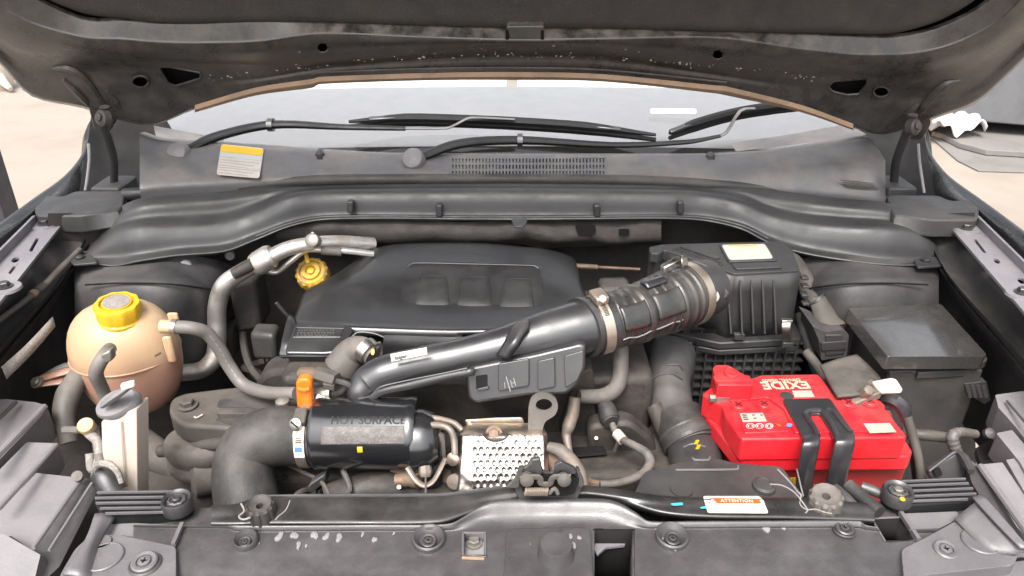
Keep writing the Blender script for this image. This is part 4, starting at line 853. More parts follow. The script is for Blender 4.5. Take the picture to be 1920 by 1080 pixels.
def duct_label():
    n = V((-.12, -.62, .78)); p = W(768, 664, .762)
    n.normalize(); q = [(732, 664), (800, 651), (801, 664), (734, 678)]
    o = mk('label_card', prism([q], p, n, .0008), M['label'], du)
    xd = Wp(800, 657, p, n)-Wp(733, 671, p, n); yd = n.cross(xd)
    text('print', 'talgen', Wp(752, 669.5, p+n*.0004, n), xd, yd, .0066, M['print_dark'], o, .0002, .0003)
    mk('print_lines', join(*[prism([[(766+k*2, 660.5+k*3.4-k*.4), (795-k*4, 654.8+k*4.0-k*.4), (795-k*4, 655.8+k*4-k*.4), (766+k*2, 661.5+k*3.4-k*.4)]], p+n*.0004, n, .0002) for k in range(3)]), M['print_grey'], o)
duct_label()
# end collar, clamp and the ribbed rubber hose
ca0, ca1 = W(1100, 614, .83), W(1290, 551, .925); cax = (ca1-ca0).normalized()
mk('collar', ring(W(1094, 614, .828), cax, ppm(ca0)*50, ppm(ca0)*58, .006), M['black_satin'], du)
bh = T('intake_hose', 'ribbed black rubber hose between intake duct and air filter box', 'hose')
hp = [(1108, 612, .832, 54), (1130, 606, .838, 54), (1150, 600, .845, 52), (1180, 592, .86, 53), (1210, 581, .875, 54), (1235, 572, .89, 55), (1254, 565, .90, 57), (1274, 557, .915, 58), (1296, 549, .93, 57)]
def hr(s, t):
    if t < .16: return 1.0
    if t < .55: return 1.0+.035*(1 if abs((t*17) % 1-.5) < .10 else 0)+(.07 if .39 < t < .43 else 0)
    return 1.0+.055*max(0, math.sin((t-.55)*2*math.pi/.075))
mk('hose_body', ptube(hp, 40, 14, rfun=hr, cap=False), M['bellows'], bh, ang=50)
def at(t):
    P = cr([W(a[0], a[1], a[2]) for a in hp], 14); i = t*(len(P)-1); q = int(i); p = P[q].lerp(P[min(q+1, len(P)-1)], i-q); return p, (P[min(q+2, len(P)-1)]-P[max(q-2, 0)]).normalized()
def around(t, ang, dr=0, r=54):
    p, d = at(t); v = (CAM-p).normalized(); v = (v-d*v.dot(d)).normalized(); u = -d.cross(v)
    return p+(v*math.cos(ang)+u*math.sin(ang))*(ppm(p)*r+dr), d, v*math.cos(ang)+u*math.sin(ang)
for ta, tb, a0, a1 in ((.20, .38, -.5, .35), (.45, .70, -.5, .35)):
    rows = [[around(ta+(tb-ta)*i/6, a0+(a1-a0)*j/4, .0035)[0] for i in range(7)] for j in range(5)]
    mk('flat_panel', loft(rows, 2, 2), M['bellows'], bh, face_cam=True, fix=False, solid=.004)
rows = [[around(.46+.15*i/4, .62+.40*j/4, .004+.003*math.sin(math.pi*j/4))[0] for i in range(5)] for j in range(5)]
mk('window_pad', loft(rows, 3, 3), M['black_gloss'], bh, face_cam=True, fix=False, solid=.004)
for q in (.18, .30, .42, .55):
    pass
mk('mould_line', tube([around(.18+.055*i, -.80+.03*math.sin(i*2.1), .0012)[0] for i in range(10)], .0009, 6, 4), M['pale_grey'], bh)
for t, parts in ((.075, 0), (.955, 1)):
    p, d = at(t); cl = T('hose_clamp', ('tan-stained worm-drive clamp at the duct end of the ribbed hose' if t < .5 else 'worm-drive clamp where the ribbed hose meets the air filter box'), 'clamp', 'hose clamps')
    R0 = ppm(p)*(55 if t < .5 else 59)
    mk('band', ring(p, d, R0, R0+.0016, .013), M['clamp'], cl)
    if t < .5:
        q, dd, nn = around(t, .88, .006, 54); mk('worm_housing', obox(q, dd, nn.cross(dd), nn, .017, .024, .011), M['clamp'], cl, bev=.002)
        hexbolt('screw', cl, q+nn*.002+nn.cross(dd)*-.008, (CAM-q).normalized()+X*.2, .0055, M['clamp'], False)
        gs = []
        for i in range(9):
            q, dd, nn = around(t, .62-.052*i, .0022, 54); gs.append(obox(q, dd, nn.cross(dd), nn, .006, .0013, .0012))
        mk('band_slots', join(*gs), M['engine'], cl)['kind'] = 'stuff'
        q, dd, nn = around(t, .42, .002, 54); rows = [[around(t-.018+.036*i/2, .72-.52*j/5, .0022, 54)[0] for i in range(3)] for j in range(6)]
        mk('band_tail', loft(rows, 2, 3), M['clamp'], cl, solid=.001)
    else:
        q = W(1258, 497, .915); mk('worm_housing', obox(q, V((1, .5, .3)), V((-.5, 1, 0)), Z, .030, .010, .011), M['steel'], cl, bev=.002)
        hexbolt('screw', cl, W(1262, 496, .912)+V((.012, 0, .004)), V((1, -.3, .25)), .006, M['steel'])
# ================================================================ air filter box
af = T('air_filter_box', 'black ribbed air filter box behind the red battery', 'air filter')
zt = .972
top = [(1216, 463), (1240, 458), (1340, 455), (1462, 452), (1484, 466), (1500, 506), (1376, 513), (1330, 496), (1246, 468), (1236, 476), (1219, 474)]
mk('lid_top', zprism([rnd(top, 4)], zt, .016), M['airbox'], af, bev=.003, seg=3)
yf = Wz(1440, 510, zt).y+.004
# main front wall, slanted left wall and right wall of the lid
P1, P2, P3 = Wz(1376, 513, zt)+V((0, -.0025, -.004)), Wz(1500, 506, zt)+V((.001, -.0025, -.004)), Wz(1246, 468, zt)+V((0, -.0025, -.004))
lz = .868
fr_ = [[P1+Z*.0, P2+Z*.0], [V((P1.x, P1.y-.004, lz)), V((P2.x, P2.y-.004, lz))]]
mk('lid_front', loft(fr_, 6, 4), M['airbox'], af, face_cam=True, fix=False, solid=.01)
mk('lid_slant', loft([[P3, P1], [V((P3.x-.0, P3.y, lz)), V((P1.x, P1.y-.004, lz))]], 6, 4), M['airbox'], af, face_cam=True, fix=False, solid=.01)
P4 = Wz(1484, 464, zt-.012); mk('lid_side', loft([[P2, P4], [V((P2.x, P2.y-.004, lz)), V((P4.x+.01, P4.y, lz))]], 4, 4), M['airbox'], af, solid=.006)
P5 = Wz(1218, 468, zt-.012); mk('lid_corner', loft([[P5, P3+V((-.012, -.002, 0))], [V((P5.x-.01, P5.y-.01, lz)), V((P3.x-.012, P3.y-.004, lz))]], 4, 4), M['airbox'], af, face_cam=True, fix=False, solid=.01)
for k, xx in enumerate((1389, 1410, 1431, 1452)):
    a = W(xx, 524, P1.y-.004); b = W(xx-1, 616, P1.y-.009)
    mk('rib', prism([[a, a+V((0, -.003, 0)), b+V((0, -.017, 0)), b]], a, X, .003, world=True), M['airbox'], af, bev=.0008)
a = W(1368, 560, P1.y-.01); b = W(1368, 616, P1.y-.01); mk('rib', prism([[a, b+V((0, -.016, 0)), b]], a, X, .003, world=True), M['airbox'], af, bev=.0006)
mk('label_recess', zprism([rnd([(1348, 457), (1438, 455), (1459, 487), (1366, 490)], 5)], zt+.0035, .004), M['airbox'], af, bev=.0015, seg=2)
lb_ = mk('filter_label', zprism([rnd([(1353, 459), (1434, 457), (1450, 484), (1368, 487)], 5)], zt+.0042, .0006), M['label_white'], af)
mk('label_stripe', zprism([[(1366, 459.6), (1418, 458.5), (1419, 460.5), (1367, 461.6)]], zt+.0046, .0003), M['label_yellow'], lb_)
mk('label_tint', zprism([rnd([(1356, 461), (1432, 459), (1447, 482), (1370, 485)], 5)], zt+.00435, .0001), M['label'], lb_)
mk('raised_bar', zprism([rnd([(1371, 493), (1462, 490), (1469, 500), (1380, 504)], 5)], zt+.003, .003), M['airbox'], af, bev=.0014)
mk('raised_triangle', zprism([rnd([(1272, 461), (1342, 461), (1352, 483), (1342, 484)], 4)], zt+.003, .003), M['airbox'], af, bev=.0014)
d0, d1 = Wz(1262, 468, zt), Wz(1352, 498, zt); dx = d1-d0; dx.z = 0
ct_ = Wz(1310, 480.5, zt)
text('embossed_lettering', 'mahindra', ct_+Z*.0006, dx, Z.cross(dx), .0225, M['airbox'], af, .0007, .0001, spacing=1.02)
mk('hose_spigot', lathe(at(1)[0]+at(1)[1]*.002, at(1)[1], [(ppm(ca1)*54, -.02), (ppm(ca1)*54, .034)], 36), M['airbox'], af)
q = at(1)[0]; mk('sensor_flange', prism([rnd([(1272, 492), (1305, 488), (1326, 497), (1368, 550), (1362, 560), (1330, 574), (1300, 590), (1290, 560)], 8)], q+V((.0, -.002, 0)), V((-.35, -.85, .30)), .01), M['airbox'], af, bev=.002)
p = W(1336, 556, .905); hexbolt('bolt', af, p, V((-.25, -.9, .3)), .0062, M['steel'])
# flange between lid and base
fz = lz
mk('lid_flange', prism([[V((P5.x-.004, P5.y-.04, fz)), V((P3.x+.01, P1.y+.01, fz)), V((P1.x-.012, P1.y-.018, fz)), V((P2.x+.012, P2.y-.018, fz)), V((P4.x+.02, P4.y, fz)), V((P5.x, P5.y+.02, fz))]], V((0, 0, fz)), Z, .012, world=True), M['airbox'], af, bev=.002)
mk('base_flange', prism([[V((P5.x-.002, P5.y-.042, fz-.014)), V((P3.x+.01, P1.y+.008, fz-.014)), V((P1.x-.010, P1.y-.016, fz-.014)), V((P2.x+.010, P2.y-.016, fz-.014)), V((P4.x+.018, P4.y, fz-.014)), V((P5.x, P5.y+.02, fz-.014))]], V((0, 0, fz)), Z, .010, world=True), M['airbox'], af, bev=.002)
yb = P1.y-.004
for x0, x1 in ((1270, 1282), (1293, 1315), (1318, 1344)):
    mk('flange_slot', yprism([rnd([(x0, 619), (x1, 618), (x1, 624), (x0, 625)], 2)], P1.y-.0150, .001), M['void'], af)
mk('flange_clasp', yprism([rnd([(1377, 627), (1397, 627), (1397, 638), (1377, 638)], 2)], P1.y-.022, .008), M['airbox'], af, bev=.001)
bt_, bb = W(1400, 640, yb), W(1400, 760, yb)
xl, xr = W(1298, 700, yb).x, W(1500, 700, yb).x
mk('base_wall', obox(V(((xl+xr)/2, yb+.085, (bt_.z+.70)/2)), X, Y_, Z, xr-xl, .15, bt_.z-.70), M['airbox'], af, bev=.004)
nv, nh = 11, 7
for i in range(nv):
    x = xl+(xr-xl)*(i+.1)/(nv+.0)
    if i < nv: mk('grid_rib', obox(V((x, yb+.004, (bt_.z+.73)/2)), X, Y_, Z, .0026, .014, bt_.z-.73), M['airbox'], af)
for j in range(nh):
    z = bt_.z-.004-j*.0155
    mk('grid_rib', obox(V(((xl+xr)/2, yb+.005, z)), X, Y_, Z, xr-xl, .012, .0024), M['airbox'], af)
mk('base_corner', obox(V((xl-.03, yb+.06, .81)), X, Y_, Z, .06, .10, .10), M['airbox'], af, bev=.006)
mk('base_corner', yprism([rnd([(1258, 644), (1300, 642), (1302, 700), (1262, 700), (1250, 660)], 5)], yb-.01, .02), M['airbox'], af, bev=.003)
p = W(1243, 673, yb-.01); mk('mount_screw', lathe(p, V((0, -.9, .4)), [(.010, -.02), (.010, 0), (.0055, .002), (.005, .005), (.0001, .006)], 16), M['steel'], af)
ys = P1.y-.026
sc_ = T('spring_clip', 'curved silver spring clip on the front of the air filter box', 'clip')
mk('spring', loft([[W(x, y, ys-d) for x in (1466, 1474, 1484)] for y, d in ((598, .0), (603, .007), (612, .012), (624, .013), (636, .008), (642, .0))], 3, 4), M['steel'], sc_, solid=.0012)
mk('hook', obox(W(1475, 601, ys-.004), X, Y_, Z, .016, .008, .004), M['steel'], sc_, bev=.001)
mk('pivot', obox(W(1476, 645, ys-.002), X, Y_, Z, .016, .008, .008), M['airbox'], sc_, bev=.001)
for i in range(6):
    mk('side_tab', obox(W(1500+(i % 2)*2, 520+i*16, P2.y+.004)+V((.006, 0, 0)), X, Y_, Z, .010, .012, .004), M['airbox'], af, bev=.001)
# ================================================================ battery
ba = T('car_battery', 'bright red car battery under a black hold-down strap', 'battery')
bz = .885
mk('case', prism([[Wz(*q, bz-.055) for q in [(1322, 790), (1340, 742), (1560, 742), (1668, 760), (1706, 862), (1404, 880)]]], V((0, 0, bz-.055)), Z, .16, world=True, taper=.96), M['red_dusty'], ba, bev=.004)
flz = bz-.030
mk('lid_flange', zprism([rnd([(1316, 770), (1322, 735), (1560, 735), (1660, 765), (1712, 846), (1706, 856), (1392, 858), (1380, 850)], 5)], flz, .022), M['red'], ba, bev=.003, seg=3)
mk('lid', zprism([rnd([(1316, 738), (1336, 722), (1420, 706), (1534, 703), (1566, 743), (1640, 742), (1660, 758), (1660, 766), (1701, 816), (1698, 820), (1391, 823), (1360, 780), (1355, 762)], 5)], bz, .034, taper=.995), M['red'], ba, bev=.003, seg=3)
mk('centre_deck', zprism([rnd([(1366, 752), (1400, 722), (1424, 704), (1534, 702), (1562, 738), (1590, 762), (1640, 808), (1490, 811), (1470, 766), (1440, 745)], 6)], bz+.0035, .004), M['red'], ba, bev=.0018)
mk('front_step', zprism([rnd([(1384, 776), (1460, 772), (1482, 808), (1396, 812)], 5)], bz+.002, .003), M['red'], ba, bev=.001)
def bp_(x, y, h=0): return Wz(x, y, bz+h)
for x, y in ((1384, 762), (1432, 760), (1590, 758), (1631, 756)):
    c = bp_(x, y, .001); r = ppm(c)*13.5
    pl = mk('vent_plug', lathe(c, Z, [(r*1.15, -.001), (r*1.15, .0012), (r, .0016), (r, .003), (r*.93, .0036), (.0001, .0036)], 28), M['red'], ba)
    mk('cross_slot', join(obox(c+Z*.0037, V((.8, .6, 0)), V((-.6, .8, 0)), Z, r*1.25, r*.26, .0006), obox(c+Z*.0038, V((-.6, .8, 0)), V((.8, .6, 0)), Z, r*1.25, r*.26, .0006)), M['red_slot'], pl)
mk('positive_cover', zprism([rnd([(1336, 690), (1342, 684), (1366, 684), (1412, 712), (1413, 722), (1346, 722), (1344, 714)], 5)], bz+.025, .030), M['red'], ba, bev=.004, seg=3)
mk('cover_dome', lathe(bp_(1370, 700, .0255), Z, [(.013, -.001), (.0125, .002), (.010, .003), (.0095, .0022), (.0001, .0022)], 24, sx=.7), M['red'], ba)
mk('cover_mark', join(bar(bp_(1361, 701, .0283), bp_(1379, 700, .0283), .0015, .0006), bar(bp_(1370, 697, .0284), bp_(1370, 704, .0284), .0015, .0006)), M['red_dusty'], ba)
mk('cover_skirt', yprism([rnd([(1340, 714), (1411, 714), (1412, 738), (1346, 738)], 4)], bp_(1376, 741).y-.006, .012), M['red'], ba, bev=.002)
mk('terminal_clamp', join(bar(bp_(1340, 748, .002), bp_(1392, 744, .002), .010, .008), lathe(bp_(1348, 747, .002), V((-1, 0, 0)), [(.005, 0), (.005, .012)], 6)), M['plated'], ba)
mk('lid_line', bar(bp_(1500, 712, .0038), bp_(1536, 724, .0038), .0012, .0006), M['red'], ba)
mk('flange_line', join(*[bar(Wp(x0, 872, V((0, Wz(1550, 862, flz-.03).y-.0025, 0)), V((0, -1, 0))), Wp(x1, 871, V((0, Wz(1550, 862, flz-.03).y-.0025, 0)), V((0, -1, 0))), .001, .002) for x0, x1 in ((1474, 1500), (1590, 1608), (1632, 1680))]), M['red'], ba)
def bcard(pts, h, m, nm, parent=ba): return mk(nm, zprism([pts], bz+h, .0004), M[m], parent)
l1 = bcard([(1387, 775), (1430, 774), (1438, 790), (1393, 791)], .0032, 'label_cream', 'instruction_label')
mk('print_lines', join(*[zprism([[(1391+k*1.5, 777+k*4), (1400+k*1.5, 777+k*4), (1400.8+k*1.5, 779.2+k*4), (1391.8+k*1.5, 779.2+k*4)]], bz+.0034, .0002) for k in range(3)], *[zprism([[(x, y), (x+5, y), (x+5.5, y+2), (x+.5, y+2)]], bz+.0034, .0002) for x, y in ((1410, 777), (1425, 777), (1413, 783))]), M['print_dark'], l1)
for i, x in enumerate((1407, 1424, 1442)):
    c = bcard(ell(x, 798.5, 8, 5.2, 20), .0022+.0012*(i == 2)-.0, 'print_white', 'safety_symbol')
    mk('symbol_print', join(zprism([ell(x, 798.5, 6.4, 4, 16), ell(x, 798.5, 5.4, 3.2, 16)], bz+.0040-.0006*(i < 2), .0002), zprism([[(x-2, 796.6), (x+2, 796.6), (x+3, 800.4), (x-2, 800.4)]], bz+.0040-.0006*(i < 2), .0002)), M['red'], c)
bcard([(1452, 793), (1465, 796), (1462, 801)], .0042, 'label_orange', 'warning_triangle')
bcard(ell(1480, 797, 6, 4, 6), .0042, 'print_blue', 'blue_symbol')
l2 = bcard([(1619, 794), (1668, 793), (1681, 810), (1631, 812)], .0042, 'label_cream', 'date_label')
mk('print_lines', join(*[zprism([[(1636+k*7, 799+k*.2), (1640+k*7, 799+k*.2), (1641+k*7, 801+k*.2), (1637+k*7, 801+k*.2)]], bz+.0044, .0002) for k in range(4)], zprism([[(1640, 804), (1668, 803.5), (1669, 804.5), (1641, 805)]], bz+.0044, .0002)), M['print_grey'], l2)
l3 = bcard([(1485, 732.5), (1521, 732), (1527.5, 744), (1490, 745)], .0042, 'label_cream', 'polarity_label')
mk('print_lines', join(*[zprism([ell(x, 736, 3, 1.8, 12), ell(x, 736, 2, 1.1, 12)], bz+.0044, .0002) for x in (1494, 1516)], zprism([[(1498, 740), (1514, 739.7), (1514.5, 741), (1498.5, 741.3)]], bz+.0044, .0002)), M['print_grey'], l3)
mk('charge_eye', lathe(bp_(1475, 742, .0036), Z, [(.0085, 0), (.0085, .0008), (.007, .001), (.0001, .001)], 24), M['body_grey'], ba)
a, b = bp_(1447, 722, .0041), bp_(1498, 721, .0041); o_ = (a+b)/2
text('brand_print', 'EXIDE', o_, a-b, V((0, -1, 0)), .0232, M['print_cream'], ba, .0002, .0006, spacing=1.0)
a, b = bp_(1440, 713, .0041), bp_(1489, 712, .0041)
text('model_print', 'DIN44L 00000', (a+b)/2, a-b, V((0, -1, 0)), .0085, M['print_cream'], ba, .0002, .0001)
mk('yellow_notice', yprism([[(1471, 898), (1492, 896), (1492, 925), (1478, 925)]], Wz(1480, 890, bz-.06).y-.001, .001), M['label_yellow'], ba)
# hold-down
hd = T('battery_clamp', 'black pressed steel strap with a slot holding the battery down', 'clamp')
sz = bz+.0075
mk('top_plate', zprism([rnd([(1467, 748), (1556, 746), (1600, 808), (1603, 820), (1566, 822), (1560, 812), (1538, 775), (1519, 776), (1538, 816), (1508, 824), (1502, 812)], 6)], sz, .005), M['black_gloss'], hd, bev=.002, seg=3)
mk('slot_rim', tube([Wz(x, y, sz+.0012) for x, y in ((1534, 818), (1526, 800), (1511, 779), (1514, 772), (1524, 770), (1538, 770), (1546, 776), (1558, 794), (1568, 816))], .0035, 8, 5), M['black_gloss'], hd)
mk('shoulder_bead', tube([Wz(x, y, sz) for x, y in ((1550, 766), (1562, 772), (1576, 790), (1594, 812))], .003, 8, 5), M['black_gloss'], hd)
yy = Wz(1550, 822, sz).y-.001
def leg(pts):
    rows = []
    for (xa, xb, y, dy) in pts: rows.append([W(xa, y, yy-dy), W((xa+xb)/2, y, yy-dy-.002), W(xb, y, yy-dy)])
    mk('strap_leg', loft(rows, 4, 4), M['black_gloss'], hd, face_cam=True, fix=False, solid=.005)
leg([(1502, 1538, 808, -.020), (1505, 1538, 818, -.004), (1505, 1538, 828, .006), (1503, 1537, 838, .010), (1497, 1528, 880, .016), (1490, 1520, 930, .018), (1486, 1516, 970, .020)])
leg([(1562, 1601, 806, -.020), (1565, 1603, 816, -.004), (1566, 1603, 826, .006), (1564, 1602, 838, .010), (1555, 1592, 880, .016), (1545, 1582, 930, .018), (1540, 1576, 970, .020)])
tr_ = T('terminal_flap', 'matt black rubber flap folded over the negative battery terminal', 'terminal cover')
c = W(1592, 705, .83)
mk('flap', loft([[W(1538, 684, .855), W(1572, 672, .865), W(1607, 664, .875)], [W(1548, 702, .83), W(1590, 692, .84), W(1632, 687, .85)], [W(1562, 728, .80), W(1612, 720, .81), W(1652, 710, .825)], [W(1571, 743, .785), W(1614, 738, .79), W(1650, 722, .81)]], 5, 5), M['rubber_dusty'], tr_, face_cam=True, fix=False, solid=.004)
mk('clamp_jaw', join(obox(W(1612, 742, .80), V((1, .3, .3)), Y_, Z, .05, .03, .012), lathe(W(1624, 735, .79), V((.2, -.5, .8)), [(.008, -.01), (.008, .008), (.0001, .009)], 6)), M['dirty_alu'], tr_, bev=.002)
wt = mk('white_tag', prism([rnd([(1635, 715), (1672, 708), (1681, 711), (1693, 730), (1690, 736), (1652, 737)], 4)], W(1664, 722, .80), V((.05, -.55, .83)), .005), M['white_plastic'], bev=.0015); tag(wt, 'small white plastic sensor tag beside the black terminal flap', 'tag')
mk('tag_print', prism([rnd([(1661, 713), (1674, 712), (1679, 719), (1665, 720)], 1)], W(1664, 722, .80)+V((0, -.001, .0012)), V((.05, -.55, .83)), .0004), M['print_grey'], wt)
bs = T('battery_sensor', 'black sensor plug and cable at the right end of the battery', 'sensor')
mk('plug', ptube([(1660, 748, .80, 12), (1680, 752, .79, 14), (1694, 768, .785, 14), (1700, 790, .78, 10)], 8, 3), M['black_gloss'], bs, ang=30)
mk('cable', ptube([(1700, 780, .78, 9), (1712, 820, .77, 9), (1722, 860, .755, 8), (1728, 910, .74, 8)], 10, 5), M['rubber_dusty'], bs)
mk('cable', ptube([(1700, 840, .78, 10), (1714, 850, .77, 10), (1720, 900, .76, 9)], 10, 4), M['rubber'], bs)
# ================================================================ fuse box
fb = T('fuse_box', 'black fuse box with a flat worn lid right of the battery', 'fuse box')
fz_ = .925
mk('lid', prism([rnd([(1590, 577), (1764, 569), (1850, 664), (1846, 668), (1664, 668)], 4)], Wz(1720, 620, fz_), V((.07, -.01, 1)), .020), M['lid_gloss'], fb, bev=.0025, seg=3)
mk('lid_rim', zprism([rnd([(1584, 584), (1766, 574), (1853, 672), (1848, 678), (1660, 679)], 4)], fz_-.018, .012), M['airbox'], fb, bev=.0015)
mk('base', prism([[Wz(*q, fz_-.03) for q in [(1592, 600), (1760, 590), (1846, 692), (1668, 696)]]], V((0, 0, fz_-.03)), Z, .20, world=True, taper=.93), M['body'], fb, bev=.004)
yf2 = Wz(1750, 680, fz_-.02).y
mk('latch_shelf', zprism([rnd([(1709, 684), (1797, 679), (1812, 694), (1722, 699)], 2)], fz_-.030, .010), M['airbox'], fb, bev=.001)
mk('latch_clip', join(bar(W(1675, 680, yf2-.012), W(1680, 690, yf2-.012), .002, .002), bar(W(1680, 690, yf2-.012), W(1700, 690, yf2-.012), .002, .002), bar(W(1700, 690, yf2-.012), W(1704, 680, yf2-.012), .002, .002)), M['airbox'], fb)
mk('front_step', yprism([rnd([(1668, 700), (1712, 699), (1712, 760), (1670, 765)], 2)], yf2-.006, .01), M['airbox'], fb, bev=.001)
mk('vent_rib_block', yprism([rnd([(1808, 720), (1850, 716), (1858, 750), (1846, 758), (1812, 738)], 2)], yf2-.002, .012), M['airbox'], fb, bev=.001)
for i in range(4):
    mk('vent_rib', bar(W(1814+i*10, 722, yf2-.012), W(1820+i*10, 745, yf2-.016), .002, .004), M['airbox'], fb)
wh = T('wiring_loom', 'dusty corrugated wiring loom dropping into a connector right of the air filter box', 'wiring loom')
mk('corrugated_sleeve', ptube([(1470, 480, 1.10, 14), (1488, 492, 1.09, 16), (1506, 520, 1.06, 17), (1518, 552, 1.03, 17), (1530, 568, 1.01, 17)], 16, 8), M['rubber_dusty'], wh)
mk('boot', ptube([(1534, 562, 1.0, 18), (1542, 580, .985, 20), (1552, 605, .965, 25), (1566, 622, .95, 30)], 12, 5, flat=.7), M['rubber_dusty'], wh)
mk('tie', ptube([(1528, 560, 1.0, 18.5), (1532, 564, .998, 18.5)], 14, 1), M['black_satin'], wh)
for i, (x0, x1, y0, y1) in enumerate(((1520, 1590, 626, 668),)):
    mk('connector_body', yprism([rnd([(1524, 612), (1548, 622), (1580, 618), (1592, 628), (1588, 668), (1540, 676), (1536, 640)], 3)], .93, .06), M['body'], wh, bev=.003)
mk('lock_bar', yprism([rnd([(1540, 643), (1588, 640), (1588, 655), (1541, 658)], 2)], .926, .01), M['airbox'], wh, bev=.001)
mk('dust_cover', yprism([rnd([(1548, 628), (1580, 628), (1584, 664), (1548, 668)], 4)], .928, .01), M['airbox'], wh, bev=.002)
mk('branch', ptube([(1500, 590, 1.02, 10), (1510, 630, .99, 10), (1530, 690, .95, 11), (1545, 720, .92, 10)], 12, 6), M['rubber'], wh)
mk('branch', ptube([(1512, 660, .95, 9), (1535, 690, .92, 9), (1548, 716, .88, 8)], 12, 6), M['rubber_dusty'], wh)
rw = T('lamp_wiring', 'dusty corrugated cable looping between fuse box and right headlamp', 'cable')
mk('sleeve', ptube([(1690, 812, .80, 10), (1740, 816, .79, 11), (1785, 822, .78, 10)], 12, 12, rfun=lambda s, t: 1+.05*math.sin(s*1100)), M['rubber_dusty'], rw)
mk('sleeve', ptube([(1830, 814, .76, 8), (1800, 810, .755, 9), (1786, 818, .75, 11), (1790, 838, .745, 11), (1802, 858, .74, 9), (1830, 880, .73, 8)], 12, 12, rfun=lambda s, t: 1+.05*math.sin(s*1100)), M['hose_grey'], rw)
mk('knob', lathe(W(1857, 812, .73), V((.1, -.7, .7)), [(.006, -.006), (.0065, 0), (.0001, .004)], 12), M['body_grey'], rw)
rb = T('lamp_bracket', 'folded dark steel bracket behind the right ribbed rest', 'bracket')
mk('plate', yprism([rnd([(1744, 880), (1790, 850), (1806, 856), (1822, 896), (1760, 915), (1742, 890)], 6)], .70, .01, tilt=.4), M['body_grey'], rb, bev=.003)
mk('cut_out', yprism([rnd([(1750, 882), (1762, 876), (1768, 890), (1756, 896)], 3)], .695, .002, tilt=.4), M['void'], rb)
mk('edge', ptube([(1742, 884, .70, 3), (1768, 864, .705, 3), (1792, 848, .71, 4), (1808, 858, .70, 8), (1822, 884, .68, 7)], 8, 4), M['body_grey'], rb)
# ================================================================ cold-air snorkel down to the front
sk = T('intake_snorkel', 'black air intake snorkel dropping from the filter box to the front', 'snorkel')
mk('upper_tube', ptube([(1262, 660, .94, 42), (1256, 690, .91, 44), (1252, 720, .885, 42), (1260, 770, .85, 42), (1276, 806, .815, 42), (1288, 830, .79, 42)], 24, 6), M['body'], sk)
mk('rib_arc', ptube([(1216, 716, .85, 2), (1236, 703, .845, 2), (1258, 700, .843, 2), (1280, 712, .845, 2)], 6, 5), M['body_grey'], sk)
mk('rib_arc', ptube([(1252, 684, .86, 2), (1272, 684, .86, 2), (1280, 694, .86, 2)], 6, 5), M['body_grey'], sk)
mk('joint_cuff', ptube([(1272, 782, .835, 47), (1280, 800, .82, 49), (1290, 824, .80, 52), (1296, 838, .79, 50)], 26, 4), M['rubber'], sk)
mk('cuff_ring', ptube([(1282, 808, .812, 51.5), (1285, 814, .808, 51.5)], 26, 1), M['body_grey'], sk)
mk('cuff_ring', ptube([(1292, 826, .797, 53), (1295, 832, .793, 53)], 26, 1), M['body_grey'], sk)
mk('lower_elbow', ptube([(1294, 832, .79, 46), (1302, 850, .775, 50), (1306, 880, .75, 50), (1300, 920, .72, 48)], 24, 5, flat=.8), M['airbox'], sk)
mk('arc_bead', ptube([(1282, 838, .738, 1.8), (1300, 832, .735, 1.8), (1322, 838, .738, 1.8)], 6, 4), M['panel_light'], sk)
mk('paint_dash', join(*[obox(W(x, y, .730), V((.3, 0, 1)), X, Y_, .006, .004, .001) for x, y in ((1306, 829), (1309, 838))]), M['yellow'], sk)
snz = .853
mk('mouth', zprism([rnd([(1208, 884), (1250, 872), (1330, 856), (1380, 868), (1466, 874), (1510, 935), (1180, 945)], 10)], snz, .03), M['airbox'], sk, bev=.005, seg=3)
for q in ([(1267, 881), (1382, 880), (1384, 874)], [(1299, 858), (1302, 862), (1328, 862), (1331, 857)]):
    mk('top_bead', tube([Wz(x, y, snz+.001) for x, y in q], .0014, 6, 3), M['panel_light'], sk)
mk('edge_bead', tube([Wz(x, y, snz+.001) for x, y in ((1458, 880), (1482, 905), (1500, 928))], .0012, 6, 3), M['pale_grey'], sk)
mk('round_boss', lathe(Wz(1432, 914, snz), Z, [(.015, -.001), (.014, .004), (.011, .006), (.010, .004), (.0001, .005)], 24, sx=.9), M['airbox'], sk)
mk('round_boss', lathe(Wz(1278, 919, snz), Z, [(.013, -.001), (.0125, .002), (.0001, .002)], 24), M['airbox'], sk)
mk('side_skirt', loft([[W(1196, 880, .74), W(1204, 892, .72), W(1210, 925, .69)], [W(1212, 876, .735), W(1236, 884, .715), W(1250, 930, .685)]], 4, 3), M['airbox'], sk, solid=.006)
# ================================================================ grey pipe, lifting eye, sensor cable
gp = mk('breather_pipe', ptube([(1163, 640, .86, 15), (1164, 670, .85, 15), (1163, 700, .84, 15), (1158, 722, .83, 15), (1146, 736, .825, 15), (1124, 743, .82, 14), (1086, 743, .815, 13)], 16, 7), M['hose_grey']); tag(gp, 'thick grey bent pipe dropping from below the ribbed intake hose', 'pipe')
le = T('lifting_eye', 'flat grey steel lifting eye with a round hole right of the heat shield', 'lifting eye')
mk('eye_plate', yprism([rnd([(990, 806), (991, 762), (996, 746), (1010, 738), (1028, 738), (1044, 748), (1047, 766), (1040, 780), (1022, 790), (1017, 806), (1016, 850), (992, 850)], 9), ell(1020, 760, 15.5, 12, 24)], .735, .006, tilt=.25), M['hose_grey'], le, bev=.001)
os_ = T('oxygen_sensor', 'oxygen sensor with a pale braided cable looping towards the turbo', 'sensor')
mk('connector', ptube([(1130, 752, .82, 12), (1138, 768, .81, 17), (1143, 786, .80, 19), (1146, 792, .795, 15)], 14, 3), M['rubber'], os_)
